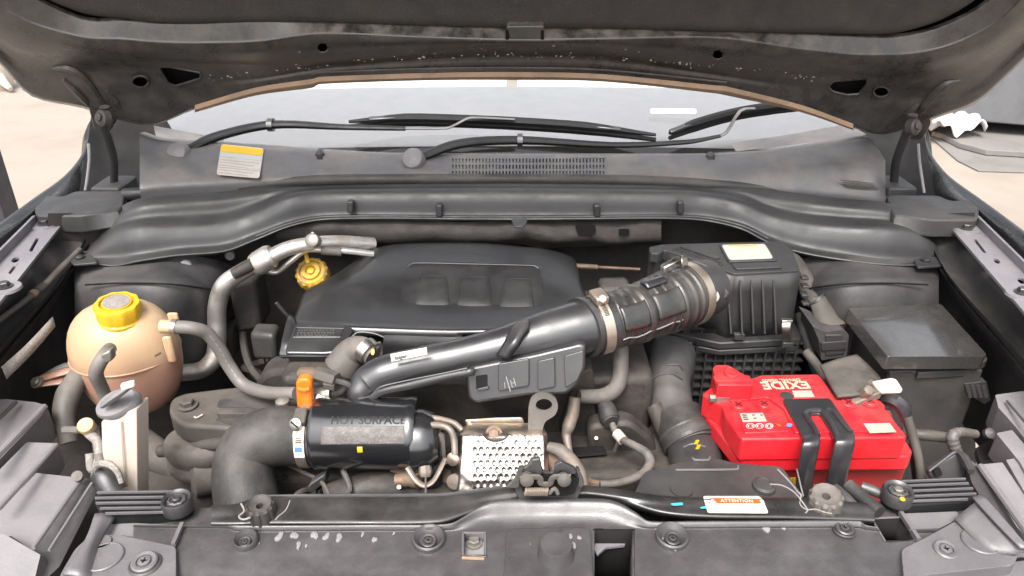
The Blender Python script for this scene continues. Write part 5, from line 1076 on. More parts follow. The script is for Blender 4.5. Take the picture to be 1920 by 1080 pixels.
mk('cable', ptube([(1146, 790, .80, 6), (1152, 806, .79, 6.5), (1164, 822, .775, 7), (1190, 836, .755, 8), (1212, 850, .74, 9), (1219, 866, .73, 9.5), (1210, 884, .715, 9), (1186, 898, .70, 8), (1156, 906, .69, 7.5), (1124, 908, .685, 7)], 12, 8), M['hose_grey'], os_)
mk('cable_collar', ptube([(1156, 812, .785, 10), (1168, 826, .772, 10)], 12, 2), M['white_plastic'], os_)
mk('zip_tail', ptube([(1160, 826, .775, 4), (1152, 846, .78, 3)], 8, 2), M['hose_grey'], os_)
mk('sensor_hex', ptube([(1090, 902, .684, 11), (1102, 905, .684, 12), (1108, 906, .684, 9), (1122, 908, .684, 8)], 8, 2), M['rust'], os_)
tb = T('turbo_housing', 'bronze-brown turbo housing beside the perforated heat shield', 'turbo')
mk('scroll', ptube([(1030, 838, .715, 10), (1052, 846, .705, 13), (1072, 866, .69, 14), (1086, 890, .675, 14), (1092, 920, .66, 13)], 14, 6), M['dirty_alu'], tb)
mk('inner_scroll', ptube([(1020, 850, .73, 22), (1048, 868, .72, 26), (1066, 896, .70, 24), (1070, 930, .68, 20)], 16, 5), M['rust'], tb)
mk('oil_feed', ptube([(1078, 745, .80, 11), (1074, 775, .79, 12), (1066, 800, .78, 12), (1062, 815, .775, 9), (1066, 840, .76, 7), (1070, 856, .75, 6)], 12, 5), M['dirty_alu'], tb)
mk('hot_side_pad', yprism([rnd([(870, 788), (930, 784), (980, 783), (986, 806), (880, 810)], 5)], .775, .003, tilt=.2), M['stained'], tb, bev=.002)
ft = T('oil_return_pipes', 'two pale bent metal pipes between black cylinder and heat shield', 'pipe')
mk('pipe', ptube([(786, 782, .745, 5.5), (820, 785, .74, 6), (850, 793, .735, 6), (866, 806, .73, 6)], 12, 5), M['dirty_alu'], ft)
mk('pipe', ptube([(800, 797, .73, 6.5), (828, 798, .725, 6.5), (844, 806, .72, 6.5), (851, 824, .715, 6.5), (853, 852, .705, 6.5)], 12, 6), M['dirty_alu'], ft)
# ================================================================ heat shield
hs_ = T('heat_shield', 'shiny embossed aluminium heat shield with a brown upper edge', 'heat shield')
def hshield():
    nu, nv_ = 150, 150; vs = []; fs = []
    for j in range(nv_+1):
        v = j/nv_
        L = 861-(v**1.2)*12 + (18*max(0, (.16-v)/.16)**2); Rr = 1025+(v)*8 - (16*max(0, (.16-v)/.16)**2)
        py = 793+v*164
        yv = .728-.050*v-.010*math.sin(v*1.7)+ (.045*max(0, (.16-v)/.16)**2)
        for i in range(nu+1):
            u = i/nu; px = L+(Rr-L)*u
            e = min(u, 1-u); q = W(px, py, yv+.010*max(0, 1-e/.06)**2)
            # staggered embossed dimples
            a, b = (px-884)/12.1, (py-812)/12.6
            bo = 0
            if 884 < px < 1019 and v > .06:
                row = math.floor(b); aa = a+.5*(row % 2); fa, fb_ = aa-math.floor(aa)-.5, b-row-.5
                k = max(0, 1-(fa*fa*8.5+fb_*fb_*4.2)); edge = min(1, (px-884)/8, (1019-px)/8, (v-.06)/.06); bo = -k*k*(3-2*k)*(.0019+.0007*noise.noise(V((a*.6, b*.6, 3))))*max(0, edge)*(.55 if v < .26 else 1)
            d2 = ((px-930)/24)**2+((py-812)/17)**2
            pock = -.006*max(0, 1-d2)**.5 if d2 < 1 else 0
            if d2 < 1.3: bo *= .2
            vs.append(q+V((0, -.75, .55))*(bo+pock+.0022*noise.noise(V((u*4, v*4, 7)))+.0008*noise.noise(V((u*13, v*13, 2)))))
    for j in range(nv_):
        for i in range(nu):
            fs.append((j*(nu+1)+i, j*(nu+1)+i+1, (j+1)*(nu+1)+i+1, (j+1)*(nu+1)+i))
    o = mk('shield_sheet', (vs, fs), M['shield'], hs_, face_cam=True, fix=False, ang=80)
    o.data.materials.append(M['stained'])
    for p in o.data.polygons:
        j, i = divmod(p.index, nu)
        u, v = i/nu, j/nv_
        if v < .13+.05*noise.noise(V((u*5, 0, 1)))+.03*abs(u-.5): p.material_index = 1
    o.modifiers.new('solid', 'SOLIDIFY').thickness = .0012
    hexbolt('bolt', hs_, W(926, 814, .7285), V((0, -.75, .6)), .0070, M['rust'])
    mk('side_washer', lathe(W(849, 861, .708), V((-.3, -.85, .4)), [(.008, -.003), (.008, .001), (.006, .002), (.0001, .002)], 20), M['stained'], hs_)
    mk('side_washer', lathe(W(852, 903, .692), V((-.3, -.85, .4)), [(.009, -.003), (.009, .002), (.0001, .003)], 20), M['dirty_alu'], hs_)
hshield()
# ================================================================ black resonator cylinder
rc = T('charge_air_resonator', 'black cylindrical resonator moulded with HOT SURFACE and a worn label', 'resonator')
cy = W(690, 812, .745); Rc = ppm(cy)*67; x0, x1 = W(589, 812, .745).x, W(783, 812, .745).x
CA = V((1, 0, 0)); Cc = V((0, cy.y, cy.z))
mk('cylinder', lathe(Cc+X*x0, CA, [(Rc*.90, 0), (Rc*.96, .002), (Rc, .006), (Rc, x1-x0-.012), (Rc*1.015, x1-x0-.010), (Rc*1.015, x1-x0-.004), (Rc*.97, x1-x0), (Rc*.5, x1-x0)], 72), M['cylinder'], rc)
mk('end_dome', lathe(Cc+X*x1+V((0, -.008, -.006)), CA, [(Rc*.90, -.004), (Rc*.89, .008), (Rc*.82, .019), (Rc*.66, .027), (Rc*.38, .031), (.0001, .032)], 48), M['cylinder'], rc)
mk('outlet_elbow', ptube([(790, 830, .735, 38), (800, 850, .73, 34), (806, 880, .72, 26), (808, 905, .715, 22)], 20, 4), M['black_gloss'], rc)
def onc(px, ang, dr=0):                          # ang: 0 = towards the camera horizontally, up positive
    x = W(px, 812, .745-Rc*.6).x
    return V((x, Cc.y-(Rc+dr)*math.cos(ang), Cc.z+(Rc+dr)*math.sin(ang)))
def wraptext(c, px, ang): 
    base = W(px, 812, .745-Rc*.6).x
    a = ang+c.y/Rc; rr = Rc+c.z
    return V((base+c.x, Cc.y-rr*math.cos(a), Cc.z+rr*math.sin(a)))
text('moulded_lettering', 'HOT SURFACE', None, X, Z, .0134, M['emboss'], rc, .00025, .0003, wrap=lambda c: wraptext(c, 692, rad(57)), spacing=1.0)
rows = [[onc(606+i*26.4+(0), rad(48-4.6*j+ .9*i/6), .0006) for i in range(7)] for j in range(7)]
wl = mk('worn_label', loft(rows, 3, 3), M['label_worn'], rc, face_cam=True, fix=False, solid=.0005)
mk('yellow_dot', loft([[onc(673+i*5, rad(17-5*j), .0008) for i in range(3)] for j in range(3)], 2, 2), M['yellow'], rc, face_cam=True, fix=False, solid=.0004)
ts = T('turbo_elbow_hose', 'thick dusty black rubber elbow feeding the black cylinder', 'hose')
eh = [(600, 818, .745, 54), (560, 818, .745, 55), (520, 818, .74, 56), (484, 828, .735, 56), (462, 854, .725, 55), (456, 890, .71, 56), (462, 935, .69, 58), (470, 980, .67, 58)]
mk('elbow', ptube(eh, 32, 8), M['rubber'], ts)
cl = T('elbow_clamp', 'worm-drive clamp with a slotted screw between rubber elbow and black cylinder', 'clamp', 'hose clamps')
p = W(576, 818, .745); R0 = ppm(p)*55.5
mk('band', ring(p, V((1, 0, .02)), R0, R0+.0018, .0125, 56), M['clamp'], cl)
def onb(ang, dr=0, dx=0): return p+V((dx, -math.cos(ang)*(R0+dr), math.sin(ang)*(R0+dr)))
mk('worm_housing', obox(onb(rad(72), .004), X, V((0, math.sin(rad(72)), math.cos(rad(72)))), V((0, -math.cos(rad(72)), math.sin(rad(72)))), .015, .022, .010), M['rubber_dusty'], cl, bev=.002)
sw = mk('screw', lathe(onb(rad(58), .005, -.003), V((-.15, -.85, .5)), [(.0078, -.004), (.0078, .004), (.006, .0055), (.0001, .006)], 18), M['steel'], cl)
u, w, a = frame(V((-.15, -.85, .5))); mk('screw_slot', obox(onb(rad(58), .005, -.003)+a*.006, u*.5+w*.8, a.cross(u*.5+w*.8), a, .011, .0018, .001), M['void'], sw)
gs = []
for i in range(6): 
    t = rad(44-3.4*i); gs.append(obox(onb(t, .002), X, V((0, math.sin(t), math.cos(t))), V((0, -math.cos(t), math.sin(t))), .007, .0013, .001))
mk('band_slots', join(*gs), M['engine'], cl)['kind'] = 'stuff'
t = rad(14); mk('blue_stamp', loft([[onb(rad(19-5*j), .0022, dx) for dx in (-.005, 0, .004)] for j in range(3)], 2, 2), M['print_blue'], cl)
mk('pale_stamp', loft([[onb(rad(24-13*j), .0020, dx) for dx in (-.006, 0, .006)] for j in range(3)], 2, 2), M['white'], cl)
# bracket and coupling at the cylinder outlet
ob = T('outlet_coupling', 'V-shaped steel coupling bracket below the black cylinder outlet', 'coupling')
mk('v_strap', ptube([(764, 876, .70, 6), (780, 900, .69, 6), (796, 910, .685, 6), (812, 902, .688, 6), (826, 878, .70, 6), (834, 860, .712, 5)], 10, 5, flat=.5), M['dirty_alu'], ob)
mk('side_plate', yprism([rnd([(816, 812), (834, 822), (836, 862), (820, 890), (800, 905), (806, 880), (822, 850)], 4)], .722, .008), M['dirty_alu'], ob, bev=.001)
mk('coupling_nut', ptube([(797, 876, .70, 12), (798, 886, .695, 13), (798, 894, .692, 10)], 8, 2), M['dirty_alu'], ob, ang=30)
mk('stem', bar(W(798, 892, .69), W(798, 935, .67), .002, .002), M['engine'], ob)
mk('cross_pipe', ptube([(742, 902, .705, 13), (768, 899, .705, 15), (786, 902, .70, 15)], 14, 2), M['rust'], ob)
# ================================================================ bonnet latch
lt = T('bonnet_latch', 'dark steel bonnet latch with a coil spring on the front crossmember', 'latch')
ly = .612
mk('latch_plate', yprism([rnd([(962, 912), (970, 884), (990, 874), (996, 862), (1004, 860), (1012, 862), (1018, 884), (1030, 890), (1040, 884), (1042, 872), (1056, 868), (1060, 874), (1080, 880), (1088, 900), (1092, 912), (1080, 945), (976, 945)], 4)], ly+.010, .006, tilt=.15), M['body_grey'], lt, bev=.001)
mk('latch_recess', yprism([rnd([(972, 905), (980, 892), (1076, 890), (1084, 905), (1078, 925), (1062, 930), (984, 930)], 6)], ly+.003, .003, tilt=.15), M['void'], lt)
mk('latch_hook', yprism([rnd([(1036, 892), (1040, 872), (1052, 866), (1062, 872), (1076, 878), (1082, 888), (1070, 890), (1056, 882), (1048, 884), (1046, 896)], 3)], ly-.002, .006, tilt=.15), M['black_satin'], lt, bev=.001)
mk('latch_post', yprism([rnd([(994, 884), (997, 862), (1012, 860), (1018, 884), (1014, 892)], 3)], ly-.001, .006, tilt=.15), M['black_satin'], lt, bev=.001)
mk('pawl_strip', ptube([(976, 898, ly-.006, 4), (990, 895, ly-.006, 4), (1008, 894, ly-.006, 4), (1013, 898, ly-.006, 4), (1014, 906, ly-.006, 4), (1030, 908, ly-.006, 4), (1034, 900, ly-.006, 4), (1040, 894, ly-.006, 4), (1070, 894, ly-.006, 4)], 8, 3, flat=1.6), M['rubber_dusty'], lt)
for x in (988, 1058):
    mk('rivet', lathe(W(x, 900, ly-.008), V((0, -.9, .4)), [(.0072, -.006), (.0072, .001), (.005, .003), (.0001, .0035)], 20), M['rubber_dusty'], lt)
P = [W(984+44*(i/110), 922+6*math.sin(i/110*22*math.pi), ly-.010+.0035*math.cos(i/110*22*math.pi)) for i in range(111)]
mk('coil_spring', tube(P, .0013, 6, 1), M['clamp'], lt)
mk('latch_lever', ptube([(1030, 925, ly-.008, 4), (1040, 916, ly-.008, 4), (1046, 926, ly-.008, 4)], 8, 3), M['hose_grey'], lt)
mk('grey_flank', yprism([rnd([(950, 915), (966, 900), (972, 880), (982, 876), (976, 900), (972, 915)], 3)], ly+.004, .008, tilt=.3), M['airbox'], lt, bev=.001)
mk('grey_flank', yprism([rnd([(1080, 878), (1086, 880), (1096, 905), (1092, 915), (1084, 912), (1086, 900)], 3)], ly+.004, .008, tilt=.3), M['airbox'], lt, bev=.001)
# ================================================================ front crossmember and its plastic cover
cm = T('front_crossmember', 'glossy black steel crossmember behind the grey front cover', 'crossmember')
xm = [396, 404, 412, 440, 490, 640, 820, 880, 940, 980, 1080, 1110, 1160, 1240, 1330, 1480, 1600, 1624, 1640]
pa = [949, 949, 948, 946, 931, 929, 928, 922, 914, 910, 910, 912, 918, 930, 934, 934, 942, 944, 945]
pb = [958, 958, 957, 956, 941, 940, 939, 934, 926, 922, 922, 924, 930, 938, 942, 942, 950, 952, 953]
pc = [988, 988, 988, 988, 986, 986, 984, 966, 946, 938, 936, 936, 944, 966, 974, 976, 980, 981, 982]
R = [[Wz(x, p, .884)+V((0, .010, -.05)) for x, p in zip(xm, pa)], [Wz(x, p, .884)+V((0, .006, -.006)) for x, p in zip(xm, pa)], [Wz(x, p, .885) for x, p in zip(xm, pa)], [Wz(x, p, .8845) for x, p in zip(xm, pb)], [Wz(x, (p*.6+q*.4), .882) for x, p, q in zip(xm, pb, pc)], [Wz(x, p-6, .880) for x, p in zip(xm, pc)], [Wz(x, p-1, .876) for x, p in zip(xm, pc)], [Wz(x, p+3, .868) for x, p in zip(xm, pc)]]
mk('beam_top', loft(R, 6, 3), M['beam'], cm, face_cam=True, fix=False, ang=60)
mk('edge_bead', tube([Wz(x, p, .8855) for x, p in zip(xm, pa)][4:9], .0020, 8, 5), M['black_gloss'], cm)
mk('edge_chip', zprism([rnd([(1257, 944), (1280, 942), (1281, 946), (1262, 947)], 2)], W(1270, 944, .60).z*0+.8862, .001), M['teal'], cm)
al = T('attention_label', 'white sticker with an orange ATTENTION band on the front crossmember', 'label')
an = V((0, -.06, .998)).normalized(); ap_ = Wz(1378, 946, .8848)
q = [(1318, 930), (1422, 930), (1431, 937), (1441, 962), (1327, 961)]
mk('label_card', prism([rnd(q, 4)], ap_, an, .0008), M['label_white'], al)
mk('orange_band', prism([[(1332, 933.5), (1423, 935), (1427, 943.5), (1331, 943)]], ap_+an*.0005, an, .0004), M['label_orange'], al)
mk('warning_triangle', prism([[(1335, 932.5), (1345, 943.6), (1328, 943)]], ap_+an*.0009, an, .0004), M['label_white'], al)
mk('triangle_line', tube([Wp(x, y, ap_+an*.0010, an) for x, y in ((1335, 934), (1343, 943), (1330, 942.6), (1335, 934))], .0004, 4, 1), M['label_orange'], al)
a, b = Wp(1346, 938.6, ap_+an*.0008, an), Wp(1417, 939.6, ap_+an*.0008, an)
text('print', 'ATTENTION', (a+b)/2, b-a, an.cross(b-a), .0056, M['label_white'], al, .0002, .0001, spacing=1.12)
mk('print_lines', join(*[prism([[(1352+k, 946+k*2.6), (1424-(k*7) % 13, 946.3+k*2.6), (1424-(k*7) % 13, 947.1+k*2.6), (1352+k, 946.8+k*2.6)]], ap_+an*.0005, an, .0003) for k in range(5)], prism([[(1331, 946), (1347, 946), (1349, 957), (1335, 957)]], ap_+an*.0005, an, .0003)), M['print_grey'], al)
mk('teal_scrap', prism([rnd([(1313, 951), (1323, 949), (1324, 953), (1314, 953)], 1)], ap_+an*.0002, an, .0006), M['teal'], al)
fc_ = T('front_cover', 'grey plastic front cover with recessed clips along the near edge', 'cover panel')
fx = [250, 330, 425, 445, 560, 700, 800, 845, 868, 895, 925, 960, 1040, 1130, 1160, 1190, 1218, 1300, 1480, 1610, 1625, 1690, 1760]
l0 = [984, 985, 986, 985, 985, 984, 984, 981, 970, 952, 940, 937, 936, 937, 944, 960, 977, 977, 976, 976, 985, 992, 990]
l1_ = [988, 989, 990, 994, 994, 993, 993, 990, 982, 974, 970, 968, 967, 968, 972, 980, 988, 988, 987, 987, 992, 998, 996]
l2_ = [990, 991, 992, 997, 997, 996, 996, 995, 994, 992, 990, 986, 984, 984, 986, 990, 992, 992, 991, 991, 995, 1001, 999]
def fr(p, z): return [Wz(x, y, z) for x, y in zip(fx, p)]
FZ = .872
zc = lambda x: .0065*max(0, min(1, (x-850)/70, (1215-x)/60))
R = [fr([a+1 for a in l0], FZ-.004), [Wz(x, y, FZ+.0062+zc(x)) for x, y in zip(fx, l0)], [Wz(x, y, FZ+.0025) for x, y in zip(fx, l1_)], fr(l2_, FZ-.001), fr([1010]*23, FZ-.0015), fr([1034]*23, FZ-.0026), fr([1042]*23, FZ-.0032), fr([1075]*23, FZ-.0055), fr([1120]*23, FZ-.011), fr([1200]*23, FZ-.05), fr([1330]*23, FZ-.13)]
R.append([v+V((0, .01, -.22)) for v in R[-1]])
SLOT = [(1634, 972), (1690, 970), (1716, 1014), (1660, 1016)]
slot_h = [inr(1112, 993, 1190, 1100), inr(868, 999, 910, 1042), inpoly(SLOT)]
mk('cover_moulding', loft(R, 14, 10, holes=slot_h+[lambda x, y: x > 1112 and x < 1132 and 990 < y < 1000]), M['panel'], fc_, face_cam=True, fix=False, ang=50)
# raised centre plateau left of the opening
mk('centre_plateau', zprism([rnd([(944, 1080), (950, 996), (962, 989), (1100, 987), (1108, 994), (1113, 1080), (1116, 1180), (936, 1180)], 6)], FZ+.002, .012), M['panel'], fc_, bev=.003, seg=3)
c = Wz(1042, 1041, FZ+.002); r = ppm(c)*32
mk('round_button', lathe(c, Z, [(r*1.12, -.002), (r*1.08, .002), (r*1.0, .004), (r*.98, .013), (r*.92, .0155), (.0001, .016)], 40), M['panel'], fc_)
# opening: slanted walls, catch plate, back and floor painted near-black for shade
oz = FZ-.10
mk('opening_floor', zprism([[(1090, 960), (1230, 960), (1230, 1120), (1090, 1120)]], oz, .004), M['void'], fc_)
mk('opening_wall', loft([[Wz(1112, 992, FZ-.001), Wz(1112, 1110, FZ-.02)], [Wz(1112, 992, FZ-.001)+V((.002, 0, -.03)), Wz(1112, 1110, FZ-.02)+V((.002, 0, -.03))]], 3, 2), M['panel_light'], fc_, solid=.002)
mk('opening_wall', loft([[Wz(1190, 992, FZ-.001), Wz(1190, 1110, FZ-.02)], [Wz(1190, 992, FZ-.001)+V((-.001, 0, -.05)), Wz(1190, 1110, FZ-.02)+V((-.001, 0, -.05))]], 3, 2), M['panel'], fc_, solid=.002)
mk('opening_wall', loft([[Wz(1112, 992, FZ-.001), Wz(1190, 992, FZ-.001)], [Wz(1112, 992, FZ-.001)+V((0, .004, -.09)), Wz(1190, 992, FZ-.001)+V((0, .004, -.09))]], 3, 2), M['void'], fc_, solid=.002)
mk('catch_plate', zprism([rnd([(1118, 1004), (1128, 996), (1138, 1000), (1140, 1006), (1134, 1010), (1150, 992), (1170, 990), (1172, 1022), (1136, 1026), (1120, 1040), (1114, 1030)], 2)], FZ-.02, .003), M['bracket'], fc_, bev=.001)
for (x0, y0, x1, y1, dz, m_) in ((868, 999, 910, 1042, .03, 'panel'), (1640, 974, 1695, 1014, .05, 'void')):  # slot walls painted near-black for the shade inside
    P = [Wz(x, y, FZ-.001) for x, y in (((x0, y0), (x1, y0), (x1, y1), (x0, y1), (x0, y0)) if x0 < 1600 else SLOT+SLOT[:1])]
    mk('pocket_wall', loft([P, [p-Z*dz for p in P]], 1, 1), M[m_], fc_, solid=.002)
    mk('pocket_rim', tube(P, .0013, 6, 1), M['panel_light'], fc_)
mk('pocket_floor', zprism([[(1625, 955), (1720, 955), (1720, 1040), (1625, 1040)]], FZ-.05, .003), M['void'], fc_)
mk('pocket_bar', obox(Wz(1662, 978, FZ-.012), X, Y_, Z, .03, .008, .006), M['panel_light'], fc_, bev=.001)
mk('metal_tab', zprism([rnd([(869, 1000), (909, 1000), (909, 1046), (869, 1044)], 2)], FZ-.012, .002), M['bracket'], fc_)
hexbolt('tab_bolt', fc_, Wz(889, 1019, FZ-.011), Z, .006, M['plated'])
mk('tab_edge', bar(Wz(866, 1046, FZ-.002), Wz(908, 1048, FZ-.002), .002, .002), M['tan'], fc_)
# clip dishes
for x, y, rr in ((461, 1013, 22), (804, 1010, 30), (1260, 1006, 30)):
    c = Wz(x, y, FZ+.001); r = ppm(c)*rr
    dsh = mk('clip_dish', lathe(c, V((0, -.12, 1)), [(r*1.05, -.002), (r*1.02, .003), (r*.92, .0045), (r*.80, .002), (r*.62, -.0015), (r*.5, -.0017), (.0001, -.0017)], 36), M['panel'], fc_)
    pushclip('push_clip', fc_, c+V((0, -r*.22, .000)), V((0, -.15, 1)), r*.50, M['black_satin'])
for x, y, rr in ((1583, 993, 17), (1772, 1034, 22), (272, 1057, 24)):
    c = Wz(x, y, FZ+.001 if x != 272 else FZ+.004); r = ppm(c)*rr
    mk('clip_recess', lathe(c, Z, [(r*1.25, 0), (r*1.15, .0016), (r*1.05, .0010), (r*.9, .0004), (.0001, .0004)], 32), M['panel'], fc_)
    pushclip('push_clip', fc_, c+Z*.001, V((0, -.1, 1)), r, M['panel_light'] if x > 1600 or x < 300 else M['panel'])
# pale blobs standing in for sky glints on the plastic
random.seed(21)
gs = []
for i in range(12):
    x = random.choice([random.uniform(480, 760), random.uniform(500, 700), random.uniform(820, 1080), random.uniform(1080, 1290)]); y = random.choice([random.uniform(992, 1004), random.uniform(1000, 1034)])
    if 860 < x < 915 or 1108 < x < 1195: continue
    s = random.uniform(.0008, .0034) if y < 1006 else random.uniform(.0008, .0022)
    h_ = FZ+.0022 if 945 < x < 1110 else FZ-.0005
    gs.append(lathe(Wz(x, y, h_), Z, [(s, 0), (s*.85, s*.22), (.0001, s*.30)], 10, rf=lambda q, r, h, k=i: 1+.3*math.sin(q*2+k)+.2*math.sin(q*3+k*2), sx=random.uniform(.4, .9)))
for x, y, s in ((524, 1006, .006), (552, 1004, .0052), (590, 1003, .006), (612, 1006, .0045), (636, 1008, .005), (560, 1022, .0045), (680, 1001, .0035), (702, 1012, .004), (1070, 1006, .0032), (1086, 1008, .003), (1075, 1022, .004), (415, 1066, .006), (1436, 986, .010), (1464, 985, .006), (1240, 1058, .0045), (850, 1066, .006), (930, 1062, .005)):
    gs.append(lathe(Wz(x, y, FZ+(.0022 if 945 < x < 1110 else -.0012 if y < 1030 else -.005 if y < 1056 else -.0065)), Z, [(s, -.002), (s*.95, s*.12), (s*.6, s*.22), (.0001, s*.24)], 16, rf=lambda q, r, h, k=x: 1+.25*math.sin(q*2+k)+.15*math.sin(q*3+k*2), sx=random.uniform(.45, .8)))
mk('sky_glints', join(*gs), M['pale_grey'], fc_)['kind'] = 'stuff'
mk('end_deck', zprism([rnd([(206, 962), (452, 948), (440, 992), (340, 990), (215, 980)], 5)], FZ-.002, .02), M['panel'], fc_, bev=.003)
mk('end_deck', zprism([rnd([(1612, 950), (1640, 940), (1806, 934), (1810, 976), (1700, 970), (1640, 974), (1618, 986)], 5)], FZ-.002, .02), M['panel'], fc_, bev=.003)
# left and right end plates of the cover
for s in (-1, 1):
    nm = 'left' if s < 0 else 'right'
    if s < 0:
        slope = [[Wz(x, y, z) for x, y, z in r] for r in ([(118, 1075, .886), (160, 1010, .887), (178, 962, .888)], [(150, 1080, .884), (170, 1020, .886), (195, 962, .888)], [(175, 1090, .872), (188, 1020, .876), (218, 968, .880)])]
        plate = [(112, 1078), (140, 1030), (172, 1000), (232, 1004), (300, 1018), (330, 1024), (330, 1140), (100, 1140)]
        step = [(178, 966), (212, 978), (336, 984), (322, 1022), (300, 1018), (236, 1004), (168, 1004)]
        seam_ = [(342, 982), (325, 1022)]; disc = [(194, 1045, 35), (191, 1018, 17)]
    else:
        slope = [[Wz(x, y, z) for x, y, z in r] for r in ([(1822, 935, .892), (1868, 985, .89), (1912, 1030, .888)], [(1838, 932, .892), (1885, 985, .89), (1925, 1032, .888)], [(1790, 972, .880), (1850, 1030, .876), (1900, 1042, .876)])]
        plate = [(1735, 1008), (1800, 972), (1850, 970), (1912, 1034), (1900, 1060), (1735, 1078), (1700, 1140), (1690, 1030)]
        step = [(1692, 962), (1795, 958), (1800, 972), (1735, 1004), (1722, 1010), (1712, 1000)]
        seam_ = [(1688, 960), (1722, 1012)]; disc = [(1838, 1016, 32), (1833, 990, 16)]
    mk('end_slope', loft(slope, 5, 4), M['panel_light'], fc_, face_cam=True, fix=False, solid=.003)  # slopes coloured paler where they catch the sky
    mk('end_plate', zprism([rnd(plate, 8)], FZ+.003, .02), M['panel_light'], fc_, bev=.003, seg=3)
    mk('end_step', prism([rnd(step, 4)], Wz(*step[0], FZ+.002), V((0, -.25, .97)), .012), M['panel_light'], fc_, bev=.002)
    mk('seam_ridge', bar(Wz(*seam_[0], FZ+.004), Wz(*seam_[1], FZ+.003), .004, .005), M['panel_light'], fc_)
    for x, y, rr in disc:
        c = Wz(x, y, FZ+.0035); r = ppm(c)*rr
        mk('round_pad', lathe(c, Z, [(r*1.04, -.001), (r*1.03, .0012), (r*.97, .0020), (r*.93, .0008), (.0001, .0008)], 40), M['panel_light'], fc_)
# far right and left front edge lip
mk('right_front_lip', zprism([rnd([(1290, 1064), (1620, 1052), (1900, 1010), (1990, 1050), (1990, 1180), (1290, 1180)], 8)], FZ-.010, .02), M['panel_light'], fc_, bev=.003, seg=3)
mk('groove', bar(Wz(1640, 1079, FZ-.0095), Wz(1920, 1048, FZ-.0095), .003, .002), M['void'], fc_)
# ================================================================ ribbed rests
for s in (-1, 1):
    rr_ = T('ribbed_rest', ('left' if s < 0 else 'right')+' black ribbed plastic rest ending in a round screw boss', 'rest', 'ribbed rests at the front corners')
    if s < 0:
        base = [(176, 926), (330, 922), (356, 932), (360, 944), (344, 956), (300, 962), (196, 966), (180, 950)]
        fins = [((182, 924), (322, 922)), ((178, 934), (316, 932)), ((180, 943.5), (310, 942)), ((188, 953.5), (312, 952)), ((198, 963), (318, 960))]; dc = (332, 942, 27)
    else:
        base = [(1656, 912), (1672, 902), (1700, 900), (1812, 896), (1830, 926), (1812, 940), (1690, 948), (1660, 930)]
        fins = [((1690, 903), (1810, 898)), ((1698, 911), (1816, 906.5)), ((1704, 921), (1824, 916)), ((1706, 931), (1830, 926)), ((1700, 940), (1814, 936))]; dc = (1683, 925, 27)
    rz = .888
    mk('base', zprism([rnd(base, 10)], rz-.004, .03), M['emboss'], rr_, bev=.003)
    for a, b in fins: mk('rib', bar(Wz(*a, rz+.001), Wz(*b, rz-.001), .0017, .0025), M['panel_light'], rr_)  # ribs coloured pale as lit edges, base black as shaded gaps
    c = Wz(dc[0], dc[1], rz+.002); r = ppm(c)*dc[2]
    bs_ = mk('screw_boss', lathe(c, Z, [(r*1.04, -.009), (r*1.04, .003), (r*.94, .006), (r*.82, .0045), (r*.72, .002), (r*.70, .001), (.0001, .001)], 40), M['black_satin'], rr_)
    mk('inner_ring', lathe(c, Z, [(r*.62, 0), (r*.60, .004), (r*.48, .005), (r*.42, .003), (.0001, .003)], 32, rf=lambda q, rr__, h: 1+.05*math.sin(q*9)), M['panel'], rr_)
    mk('screw', lathe(c+Z*.003, Z, [(r*.34, 0), (r*.32, .003), (r*.2, .004), (.0001, .0035)], 6), M['plated'] if s > 0 else M['black_satin'], rr_)
    if s > 0: mk('paint_spot', lathe(Wz(1692, 936, rz+.008), Z, [(.003, 0), (.0025, .001), (.0001, .001)], 8), M['yellow'], rr_)
# ================================================================ bump stops
for i, (x, y, rr, tilt, lab) in enumerate(((487, 950, 26, V((0, -.1, 1)), 'dusty black knurled bump stop at the left of the crossmember'), (1549, 932, 30, V((-.1, -.15, 1)), 'dusty grey knurled bump stop below the battery'))):
    bm_ = T('bump_stop', lab, 'bump stop', 'bonnet bump stops')
    c = Wz(x, y, .893); r = ppm(c)*rr
    mk('knob', lathe(c, tilt, [(r*1.0, -.028), (r*1.08, -.024), (r*1.02, -.016), (r*.98, .002), (r*.86, .005), (r*.74, .003), (r*.42, .001), (r*.26, .001), (r*.2, -.008), (.0001, -.008)], 60, rf=lambda q, a, h: 1+(.05*(1 if math.sin(q*11) > 0 else -1) if -.02 < h < .004 and a > r*.9 else 0)), M['rubber' if i == 0 else 'hose_grey'], bm_, ang=25)
mk_str = lambda nm, pts, r, m, lab: tag(mk(nm, ptube([(*p, r) for p in pts], 6, 6), M[m]), lab, 'cord')
mk_str('frayed_cord', [(1444, 908, .618), (1466, 910, .612), (1488, 922, .602), (1502, 938, .592), (1514, 956, .585), (1510, 962, .582)], 1.3, 'pale_grey', 'pale frayed cord trailing left of the grey bump stop')
mk_str('frayed_cord', [(1496, 922, .606), (1502, 928, .602), (1500, 945, .592), (1512, 955, .586), (1530, 955, .583), (1545, 960, .58), (1560, 963, .578)], 1.2, 'label_dust', 'pale string knotted round the foot of the grey bump stop')
mk_str('frayed_cord', [(544, 938, .60), (536, 956, .592), (522, 968, .583), (516, 975, .58)], 1.1, 'pale_grey', 'thin pale thread beside the left bump stop')
mk_str('frayed_cord', [(452, 944, .60), (458, 958, .592), (448, 968, .586), (456, 974, .58), (470, 970, .58)], 1.9, 'label_dust', 'tan frayed twist at the foot of the left bump stop')
mk_str('steel_cable', [(1494, 880, .66), (1500, 905, .63), (1506, 930, .61)], 1.4, 'pale_grey', 'thin light wire standing beside the yellow notice')
